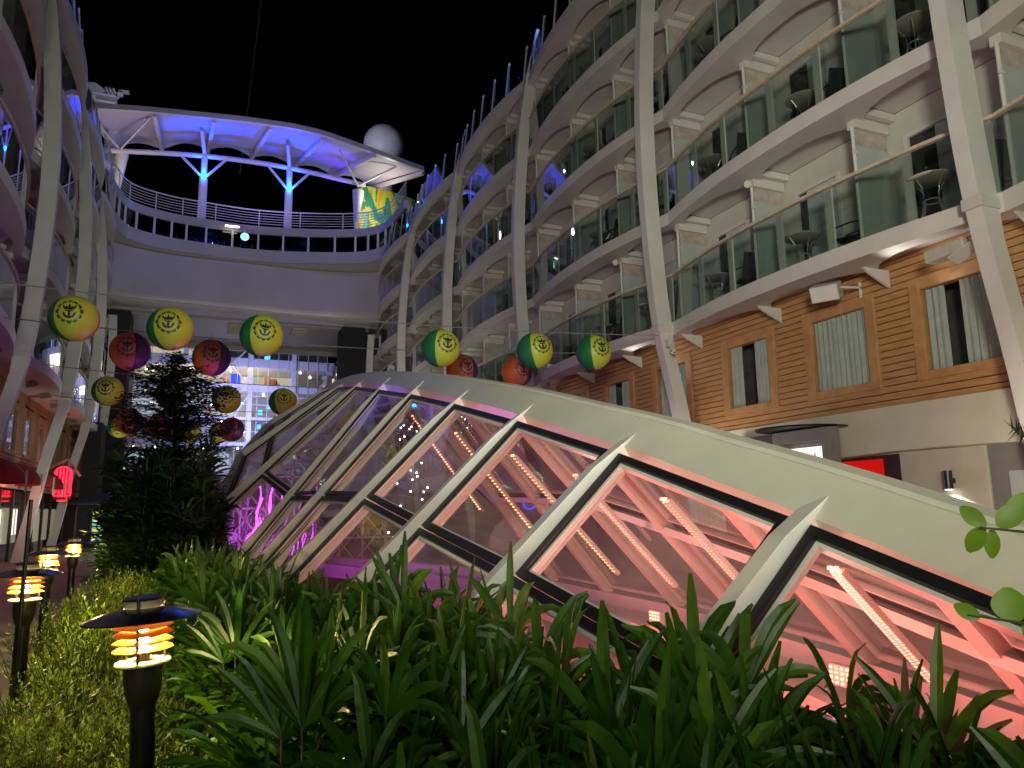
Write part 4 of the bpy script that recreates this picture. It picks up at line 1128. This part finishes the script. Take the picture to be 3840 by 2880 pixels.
# ------------------------------------------------------------------ bollard lamps
def bollard_proto():
    r_ = thing('bollard_lamp','tmp','bollard lamp',(0,0,0))
    m = MB(); m.lathe([(0,0),(.06,0),(.06,.02),(.042,.03),(.042,.93),(0,.93)],(0,0,0),28); m.build('post','black_metal',r_,smooth=True)
    m = MB(); m.lathe([(.042,.90),(.052,.925),(.062,.96),(.066,1.0),(.066,1.055),(0,1.055)],(0,0,0),32); m.build('cup','bronze',r_,smooth=True)
    m = MB(); m.lathe([(0,1.056),(.093,1.056),(.097,1.062),(.093,1.068),(0,1.068)],(0,0,0),40); m.build('plate','cup_cream',r_,smooth=True)
    m = MB(); m.lathe([(.058,1.069),(.061,1.069),(.061,1.262),(.058,1.262)],(0,0,0),36,close=True); m.build('glass_tube','pane_clear',r_,smooth=True)
    m = MB(); m.lathe([(0,1.069),(.024,1.069),(.024,1.118),(0,1.118)],(0,0,0),18); m.build('lamp_holder','cup_cream',r_,smooth=True)
    m = MB(); m.lathe([(0,1.120),(.010,1.122),(.018,1.145),(.020,1.165),(.014,1.185),(0,1.192)],(0,0,0),18); m.build('bulb','bulb_glow',r_,smooth='all')
    for k in range(4):
        z = 1.108+.0275*k
        m = MB(); m.lathe([(.070,z+.020),(.100,z+.006),(.105,z+.002),(.100,z),(.070,z+.015)],(0,0,0),44,close=True); m.build('louver','lily_orange',r_,smooth=True)
    m = MB(); m.lathe([(.068,1.262),(.105,1.255),(.150,1.243),(.205,1.225),(.207,1.221),(.150,1.236),(.105,1.247),(.068,1.254)],(0,0,0),56,close=True); m.build('hat','hat_enamel',r_,smooth=True)
    m = MB(); m.lathe([(.060,1.262),(.064,1.262),(.064,1.290),(.060,1.290)],(0,0,0),36,close=True); m.build('collar','cup_cream',r_,smooth=True)
    m = MB(); m.lathe([(0,1.305),(.05,1.303),(.072,1.296),(.076,1.290),(0,1.288)],(0,0,0),36); m.build('cap','black_metal',r_,smooth=True)
    for k in range(3):
        a = R(20+120*k); x,y = .079*math.cos(a),.079*math.sin(a)
        m = MB(); m.tube([(x,y,1.06),(x,y,1.30)],.005,6); m.build('rod','bronze',r_)
    return r_
bp = bollard_proto()
LB_ = [((-.15,3.22),'bollard lamp with orange louvers and wide dark hat, nearest the camera in the hedge',5.0),((-.98,5.9),'bollard lamp with orange louvers beside the path, second nearest',7.5),
       ((-1.31,8.9),'bollard lamp with orange louvers half behind the second one, third along the path',8.5),((-1.444,11.73),'small bollard lamp with orange louvers, farthest along the path',8.5)]
for i,((x,y),lab,pw) in enumerate(LB_):
    o = bp if i == 0 else copy_tree(bp)
    o.location = (x,y,-.005); o.rotation_euler = (0,R(-3) if i == 0 else 0,0)
    if i == 0: o.location.x += .065; o['label'] = lab; o['group'] = 'bollard lamps along the path'
    lamp('bollard_light','POINT',(x,y,1.207),pw*20,(1,.76,.30),.012)

# ------------------------------------------------------------------ plants
def strap(m, p, d, up, L, w, droop, n=5, mi=0, blunt=.30, fold=.38):
    p = Vector(p); d = Vector(d).normalized(); up = Vector(up)
    rows = []
    for i in range(n+1):
        t = i/n
        dd = (d+Vector((0,0,-droop*t*t*1.6))).normalized()
        s_ = dd.cross(up)
        if s_.length < 1e-3: s_ = Vector((1,0,0))
        s_.normalize(); nn = s_.cross(dd)
        ww = w*(.35+.65*min(1,t*2.6))*(1 if t < .75 else 1-(t-.75)/.25*(1-blunt))*.5
        rows.append((p-s_*ww+nn*ww*fold, p.copy(), p+s_*ww+nn*ww*fold))
        p = p+dd*(L/n)
    vs = [q for r_ in rows for q in r_]; fs = []
    for i in range(n):
        fs += [(3*i,3*i+1,3*i+4,3*i+3),(3*i+1,3*i+2,3*i+5,3*i+4)]
    m.add(vs,fs,mi)
def frond(m, p, d, L, rr, nseg=None, wmul=1.0, light=.25):
    # fan of straps spreading from the end of a leaf stalk
    d = Vector(d).normalized(); s_ = d.cross(Vector((0,0,1)))
    if s_.length < 1e-2: s_ = Vector((1,0,0))
    s_.normalize(); up = s_.cross(d).normalized()
    n = nseg or rr.randint(5,9); sp = R(rr.uniform(95,150)); dry = rr.random() < .008
    for k in range(n):
        a = -sp/2+sp*k/(n-1)+rr.uniform(-.12,.12)
        dd = d*math.cos(a)+s_*math.sin(a)+up*rr.uniform(-.14,.2)
        l = L*(1-.2*abs(a)/1.3)*rr.uniform(.75,1.15)
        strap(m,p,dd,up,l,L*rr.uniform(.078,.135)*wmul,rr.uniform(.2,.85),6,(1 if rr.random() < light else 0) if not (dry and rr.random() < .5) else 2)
def palm_proto(seed, ncane, H, L, mats=('leaf_palm','leaf_palm_light','dry_leaf'), light=.25, fm=1):
    rr = random.Random(seed)
    r_ = thing('lady_palm','tmp','palm plant',(0,0,0))
    m = MB(); ms = MB()
    for c in range(ncane):
        x,y = rr.uniform(-.22,.22),rr.uniform(-.22,.22); h = H*rr.uniform(.45,.85)
        tx,ty = x+rr.uniform(-.14,.14),y+rr.uniform(-.14,.14)
        ms.tube([(x,y,0),((x+tx)/2+rr.uniform(-.02,.02),(y+ty)/2,h*.5),(tx,ty,h)],[.014,.011,.008],6)
        nf = rr.randint(5,7)*fm
        for k in range(nf):
            az = k*2.4+rr.uniform(-.5,.5); el = R(rr.uniform(5,80)) if k else R(85)
            z0 = h*((.55 if fm == 1 else .25)+(.45 if fm == 1 else .75)*k/nf) if k else h
            p = Vector((x+(tx-x)*z0/h,y+(ty-y)*z0/h,z0)); d = Vector((math.cos(az)*math.cos(el),math.sin(az)*math.cos(el),math.sin(el)))
            q = p+d*rr.uniform(.09,.2)
            ms.tube([p,q],.004,4)
            frond(m,q,(d+Vector((0,0,rr.uniform(-.2,.3)))),L*rr.uniform(.75,1.1),rr,light=light)
    m.build('fronds',list(mats),r_)
    ms.build('canes','cane',r_)
    return r_
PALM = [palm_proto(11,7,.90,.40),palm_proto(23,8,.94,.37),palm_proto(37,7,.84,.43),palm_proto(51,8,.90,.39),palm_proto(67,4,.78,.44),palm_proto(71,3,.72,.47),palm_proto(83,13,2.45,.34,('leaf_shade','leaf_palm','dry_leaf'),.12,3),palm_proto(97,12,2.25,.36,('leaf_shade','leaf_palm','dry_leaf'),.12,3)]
pal_used = [False]*8
def put_palm(i, x, y, s_, rz, lab, grp='lady palms in the planting bed', z=.155):
    o = PALM[i] if not pal_used[i] else copy_tree(PALM[i]); pal_used[i] = True
    o.location = (x,y,z); o.scale = (s_,s_,s_); o.rotation_euler.z = rz; o['label'] = lab; o['group'] = grp
    return o
rr = random.Random(5)
spots = []
for y,x0,x1,n in ((1.35,.35,2.4,8),(1.8,.3,2.5,9),(2.3,.3,2.0,7),(2.8,.35,1.65,5),(3.4,.3,1.35,4),(4.1,.3,1.05,4),(4.9,.3,.8,3),(5.7,.25,.62,3),(6.6,.2,.42,2),(7.6,.15,.32,2),(8.7,.1,.25,2),(9.8,0,.2,2)):
    for k in range(n):
        x = x0+(x1-x0)*(k+.5)/n+rr.uniform(-.08,.08); spots.append((x,y+rr.uniform(-.16,.16),k,n))
rows_y = [1.35,1.8,2.3,2.8,3.4,4.1,4.9,5.7,6.6,7.6,8.7,9.8]
PLACE = ['front','second','third','fourth','fifth','sixth','seventh','eighth','ninth','tenth','eleventh','last']
ri = -1; prevn = 0
cnt_ = 0
for (x,y,k,n) in spots:
    if k == 0: ri += 1
    s_ = rr.uniform(.92,1.06)
    if x <= 1.0: s_ *= .93
    if ri == 0: s_ *= .84
    if ri == 1: s_ *= .90
    if x <= 1.0 and 1 < ri < 8: s_ *= .97
    if x > 1.0 and ri < 4: s_ *= .90
    put_palm((cnt_ % 4) if not (x > 1.0 and ri < 4) else 4+cnt_ % 2, x, y, s_, rr.uniform(0,6.28), f'dark green lady palm, {PLACE[ri]} row of the bed by the skylight, {ordinal(k)} from the left'); cnt_ += 1
# tall palm clump under the dark tree
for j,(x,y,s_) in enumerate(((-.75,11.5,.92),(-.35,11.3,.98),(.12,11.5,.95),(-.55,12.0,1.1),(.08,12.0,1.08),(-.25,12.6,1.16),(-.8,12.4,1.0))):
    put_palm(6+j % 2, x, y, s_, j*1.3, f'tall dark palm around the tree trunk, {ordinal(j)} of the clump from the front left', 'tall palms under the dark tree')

# hedge shrubs: upright sprigs of small narrow leaves
def hedge_proto(seed, H):
    rr = random.Random(seed); r_ = thing('herb_shrub','tmp','shrub',(0,0,0)); m = MB(); ms = MB()
    for c in range(150):
        a = rr.uniform(0,6.28); d = .33*math.sqrt(rr.random()); x,y = d*math.cos(a),d*math.sin(a)
        top = H*(1-.45*(d/.33)**2)*rr.uniform(.45,1.08); ln = rr.uniform(.16,.30)
        q = Vector((x,y,top)); out = Vector((math.cos(a)*d*1.6+rr.uniform(-.25,.25),math.sin(a)*d*1.6+rr.uniform(-.25,.25),1)).normalized()
        p0 = q-out*ln
        ms.tube([(x*.5,y*.5,0),p0,q],.0022,3,caps=False)
        nl = int(ln*80)
        for k in range(nl):
            t = k/nl; p = p0.lerp(q,t); az = k*2.4+rr.uniform(-.5,.5); el = R(rr.uniform(5,50)) if k < nl-3 else R(72)
            dd = (Vector((math.cos(az)*math.cos(el),math.sin(az)*math.cos(el),math.sin(el)))+out*.25).normalized()
            L = rr.uniform(.028,.058)*(1.1-.3*t); w = L*.26; s_ = dd.cross(Vector((0,0,1))).normalized()*w*.5
            m.add([p,p+dd*L*.5-s_,p+dd*L,p+dd*L*.5+s_],[(0,1,2,3)])
    m.build('leaves','leaf_hedge',r_); ms.build('stems','cane',r_)
    return r_
HP = [hedge_proto(3,.80),hedge_proto(9,.86),hedge_proto(15,.74)]; hu = [False]*3
rr = random.Random(8); hi = 0
for ri_, y in enumerate((1.7,2.15,2.65,3.15,3.7,4.25,4.85,5.5,6.2,7.0,7.9,8.9,10.0)):
    x1 = .10 if y < 9 else -.3
    xs = [-.80,-.52,-.22,.08]
    if y < 2: xs = [-.75,-.4,-.05]
    if y > 7: xs = [-1.05,-.75,-.45,-.15]
    for j,x in enumerate(xs):
        i = hi % 3; hi += 1
        if abs(x+.15) < .25 and abs(y-3.2) < .2: continue
        o = HP[i] if not hu[i] else copy_tree(HP[i]); hu[i] = True
        hgt = lerp([(1.7,.42),(2.2,.52),(2.7,.62),(3.2,.74),(4.2,.88),(6,1.02),(10,1.0)],y)*rr.uniform(.78,1.14)
        if j == 0: hgt *= .85
        o.location = (x+rr.uniform(-.08,.08),y+rr.uniform(-.1,.1),.155); o.scale = (1.12,1.12,hgt); o.rotation_euler.z = rr.uniform(0,6.28)
        o['label'] = f'fine green herb shrub in the hedge, {ordinal(ri_)} row from the front, {ordinal(j)} from the path'; o['group'] = 'herb shrubs of the hedge'

# dark tiered tree
tr = thing('tiered_tree','dark tree with flat tiers of fine leaves rising above the palms','tree',(-.28,12.4,.15))
m = MB(); m.tube([(-.28,12.4,.15),(-.25,12.4,1.6),(-.30,12.42,2.9),(-.38,12.4,3.7),(-.42,12.4,4.0)],[.07,.055,.04,.02,.008],8); tk = m.build('trunk','bark',tr,smooth=True)
rr = random.Random(77); ml = MB(); mb = MB()
def leafcloud(p, n, sx, sz):
    for _ in range(n):
        q = Vector(p)+Vector((rr.gauss(0,sx),rr.gauss(0,sx),rr.gauss(0,sz)))
        a = rr.uniform(0,6.28); dd = Vector((math.cos(a),math.sin(a),rr.uniform(-.3,.4))); L = rr.uniform(.05,.09); s_ = dd.cross(Vector((0,0,1))).normalized()*L*.34
        ml.add([q,q+dd*L*.5-s_,q+dd*L,q+dd*L*.5+s_],[(0,1,2,3)])
for (z,rad,nb) in ((3.95,.10,3),(3.78,.34,7),(3.62,.62,9),(3.42,.74,10),(3.2,.62,9),(3.0,.78,10),(2.78,.82,11),(2.55,.74,10),(2.3,.7,9)):
    for k in range(nb):
        a = k*6.283/nb+rr.uniform(-.3,.3); r_ = rad*rr.uniform(.65,1.12)
        p0 = Vector((-.32,12.4,z-.1)); p1 = p0+Vector((math.cos(a)*r_,math.sin(a)*r_,.1+rr.uniform(-.05,.08)))
        mb.tube([p0,p0.lerp(p1,.5)+Vector((0,0,.03)),p1],[.012,.008,.003],5)
        for t in (.3,.5,.7,.88,1.03): leafcloud(p0.lerp(p1,t)+Vector((0,0,rr.uniform(-.05,.06))),int(40*(.5+rad)),.065,.035)
mb.build('branches','bark',tk); ml.build('crown','leaf_tree',tr)

# round-leaved shrub reaching in from the right
sh = thing('round_leaf_shrub','shrub with round bright green leaves on twigs reaching in at the right edge','shrub',(1.75,.75,.15))
m = MB(); m.tube([(1.75,.75,.1),(1.72,.78,.9),(1.6,.82,1.5),(1.5,.85,1.9)],[.02,.016,.011,.006],8)
tw = [[(1.70,.79,1.0),(1.52,.83,1.30),(1.34,.875,1.39),(1.255,.93,1.405)],[(1.62,.81,1.4),(1.47,.83,1.50),(1.35,.865,1.545),(1.27,.90,1.555)],[(1.55,.83,1.7),(1.42,.84,1.74)],[(1.66,.8,1.2),(1.75,.85,1.5)]]
for t in tw: m.tube(t,[.006,.005,.003,.002][:len(t)],6)
m.build('stems','cane',sh,smooth=True)
m = MB()
def rleaf(p, d, up, L, wf=.8):
    p = Vector(p); d = Vector(d).normalized(); s_ = d.cross(Vector(up)).normalized(); nn = s_.cross(d)
    vs = []; n = 8
    for i in range(n+1):
        t = i/n; w = L*wf*.5*math.sin(math.pi*min(1,t*.92+.05))**.7; c = p+d*L*t+nn*(-.18*L*t*t)
        vs += [c-s_*w+nn*w*.25,c,c+s_*w+nn*w*.25]
    fs = []
    for i in range(n): fs += [(3*i,3*i+1,3*i+4,3*i+3),(3*i+1,3*i+2,3*i+5,3*i+4)]
    m.add(vs,fs)
vd = Vector((-.80,-.55,.1))
rleaf((1.325,.90,1.392),(-.02,.04,1),vd,.058,1.0)
rleaf((1.30,.91,1.395),(-.55,.75,.2),(0,0,1),.05,.7)
rleaf((1.345,.895,1.39),(.3,-.3,-.6),vd,.055,.6)
rleaf((1.27,.92,1.40),(-.4,.5,.35),vd,.042,.65)
rleaf((1.29,.905,1.555),(-.45,.6,.8),vd,.05,.6)
rleaf((1.285,.905,1.555),(-.3,.5,-.9),vd,.052,.6)
rleaf((1.31,.895,1.555),(.3,-.45,.55),vd,.055,.7)
rleaf((1.33,.885,1.56),(.3,-.35,1),vd,.06,.6)
rleaf((1.30,.9,1.55),(-.05,.1,-1),vd,.05,.5)
rleaf((1.36,.87,1.55),(.5,-.5,.3),vd,.06,.75)
for k in range(14):
    p = Vector(tw[3][1])+Vector((rr.uniform(-.1,.2),rr.uniform(-.1,.1),rr.uniform(-.3,.3))); a = rr.uniform(0,6); rleaf(p,(math.cos(a),math.sin(a),.4),(0,0,1),.06)
m.build('leaves','leaf_round',sh,smooth='all')
cs = thing('conifer_sprig_shrub','dark needle-leaved sprig poking in at the right edge above the green leaves','shrub',(1.62,.72,.15))
m = MB(); m.tube([(1.62,.72,.15),(1.55,.76,1.3),(1.40,.82,1.69),(1.325,.85,1.72)],[.014,.01,.005,.002],6); m.build('stem','bark',cs)
m = MB()
for k in range(90):
    t = k/90; p = Vector((1.42,.81,1.66)).lerp(Vector((1.318,.855,1.725)),t); a = k*2.4
    dd = (Vector((math.cos(a)*.6-.4,math.sin(a)*.6+.2,math.sin(a*1.3)*.7+.3))).normalized(); L = .032; s_ = dd.cross(Vector((0,0,1))).normalized()*.0022
    m.add([p-s_,p+s_,p+dd*L],[(0,1,2)])
m.build('needles','leaf_dark',cs)

# ------------------------------------------------------------------ light
w = bpy.data.worlds.new('World'); sc.world = w; w.use_nodes = True
nt = w.node_tree; bg = nt.nodes['Background']
sky = nt.nodes.new('ShaderNodeTexSky'); sky.sky_type = 'NISHITA'; sky.sun_disc = False
sky.sun_elevation = R(-3); sky.sun_rotation = R(200)
nt.links.new(sky.outputs[0], bg.inputs[0]); bg.inputs[1].default_value = .0006
sun = bpy.data.lights.new('dome_fill', 'SUN'); sun.energy = .012; sun.color = (1,.93,.82); sun.angle = R(40)  # added wide-angle fill from above for a general lift
so = bpy.data.objects.new('dome_fill', sun); col.objects.link(so); so.rotation_euler = (R(35),R(-25),0)
# added fill lights without fixtures, brighten facades, plants and bridge
lamp('park_fill','AREA',(-3.0,-5,3.2),262,(1,.96,.80),1.6,target=(10.2,11,8.5),spread=66)
lamp('park_fill','AREA',(-3.2,-1.0,3.4),34,(.88,1,.86),1.0,target=(10.5,12,7),spread=70)
lamp('park_fill','AREA',(6.5,-5,3.0),110,(.88,1,.84),1.6,target=(-2,24,9),spread=56)
lamp('park_fill','AREA',(-1,-9,3.6),75,(.96,1,.82),1.6,target=(2,20,12),spread=60)
lamp('park_fill','AREA',(-2.5,-3,4.2),72,(.95,1,.84),1.4,target=(1.5,6,1))
lamp('park_fill','AREA',(5.8,24,1.2),200,(1,.90,.80),1.6,target=(6,40,12),spread=130)
lamp('park_fill','AREA',(6.2,34,1.2),200,(1,.88,.76),1.6,target=(3,48,14.5),spread=120)
lamp('park_fill','AREA',(-2.8,30,1.0),60,(.95,1,.82),1.2,target=(-3.6,44,9))
# soffit washers at the ribs
for y in (6.9,15.05,23.2): lamp('soffit_washer','SPOT',(10.72,y+1.75,5.15),34,(1,.95,.86),.06,target=(10.75,y+.9,5.8),spot=130,blend=.8)
# blue canopy floods, violet and white canopy lamps
for px in (-.42,4.97):
    lamp('blue_flood','SPOT',(px,49.6,23.4),2000,(.0,.02,1),.15,target=(px-.1,49.0,27),spot=95,blend=.7)
    lamp('blue_flood','POINT',(px,49.65,23.35),150,(.0,.16,1),.12)
lamp('blue_flood','SPOT',(8.2,50.3,22.5),700,(.10,.02,1),.2,target=(8.0,49.8,27),spot=60,blend=.8)
lamp('canopy_wash','AREA',(3,45.6,20.9),150,(.42,.30,1),4,target=(3,50,27),sy=.6)
lamp('canopy_wash','POINT',(-4.6,48,22.3),110,(1,.78,.75),.3)
lamp('canopy_wash','POINT',(11.2,49.5,23.6),160,(1,.92,.8),.2)
lamp('mural_light','SPOT',(11.2,49.6,21.0),260,(1,.98,.85),.15,target=(12.2,52,23.5),spot=100)
lamp('mural_light','SPOT',(-5.8,49.6,21.0),110,(1,.98,.85),.15,target=(-6,52,23.0),spot=100)
for px in (-3.4,9.2): lamp('parapet_tint','SPOT',(px,38.5,18.6),480,(.22,.22,1),.12,target=(3,47.6,18.9),spot=100,blend=.6)  # added spots without a fixture, tint parapet and lip blue
lamp('mast_fill','POINT',(-6.4,56.5,31.2),160,(.85,.82,1),.15)  # added light without a fixture, brightens the antenna mast
lamp('band_blue_fill','POINT',(0,48.9,18.8),14,(.2,.3,1),.2); lamp('band_blue_fill','POINT',(6,48.6,18.8),14,(.2,.3,1),.2)  # added lights that turn the window band navy
lamp('deck_blue','POINT',(12.4,33,19.2),500,(.16,.2,1),.3)
lamp('deck_blue','POINT',(12.6,22,19.2),300,(.2,.25,1),.3)
lamp('deck_blue','POINT',(-6.2,24,19.3),250,(.18,.22,1),.3)
lamp('radome_light','SPOT',(6,50,27.4),2500,(.75,.78,1),.3,target=(13.7,60,33),spot=60)
# far block
lamp('atrium_violet','AREA',(4,66,9),1300,(.36,.38,1),4,target=(3,72,14))
lamp('atrium_warm','AREA',(0,74.5,12.4),300,(1,.9,.68),6,target=(0,74.5,0))
lamp('atrium_warm','AREA',(2,74.5,14.85),500,(1,.9,.68),8,target=(2,74.5,0))
# skylight interior
for (y,pw) in ((1.6,45),(3.2,70),(5.0,95),(7.4,95),(9.6,50)):
    lamp('skylight_red','POINT',(3.0,y,.30),pw,(1,.16,.13),.25)
lamp('skylight_soft','POINT',(3.0,3.5,.9),34,(1,.62,.52),.3)
lamp('skylight_soft','POINT',(3.0,7,1.2),45,(1,.66,.58),.3)
lamp('skylight_blue','SPOT',(3.2,10.5,1.0),500,(.05,.08,1),.1,target=(2.7,11.2,3.6),spot=40,blend=.4)
lamp('skylight_violet','POINT',(1.7,17.4,.8),120,(.72,.08,1),.25)
lamp('skylight_violet','POINT',(1.2,14.6,.8),30,(.62,.12,1),.25)
lamp('shop_wash','AREA',(9.2,5.5,2.3),60,(1,.93,.72),.8,target=(11.4,5,1.2))
lamp('shop_wash','AREA',(9.2,14,2.2),60,(1,.93,.75),.8,target=(11.4,14,1.2))
lamp('neon_glow','POINT',(-5.0,35.4,2.9),60,(1,.05,.05),.2)
lamp('awning_glow','POINT',(-5.2,29,2.4),40,(1,.25,.15),.2)
lamp('stall_light','POINT',(-3.2,39.5,1.7),50,(1,.95,.85),.15)

# ------------------------------------------------------------------ render settings
sc.render.engine = 'CYCLES'
sc.cycles.use_denoising = True
sc.cycles.max_bounces = 8; sc.cycles.transparent_max_bounces = 24; sc.cycles.diffuse_bounces = 3; sc.cycles.glossy_bounces = 3
sc.cycles.sample_clamp_indirect = 4
sc.cycles.caustics_reflective = False; sc.cycles.caustics_refractive = False
sc.view_settings.view_transform = 'Standard'; sc.view_settings.look = 'None'; sc.view_settings.exposure = 0; sc.view_settings.gamma = 1
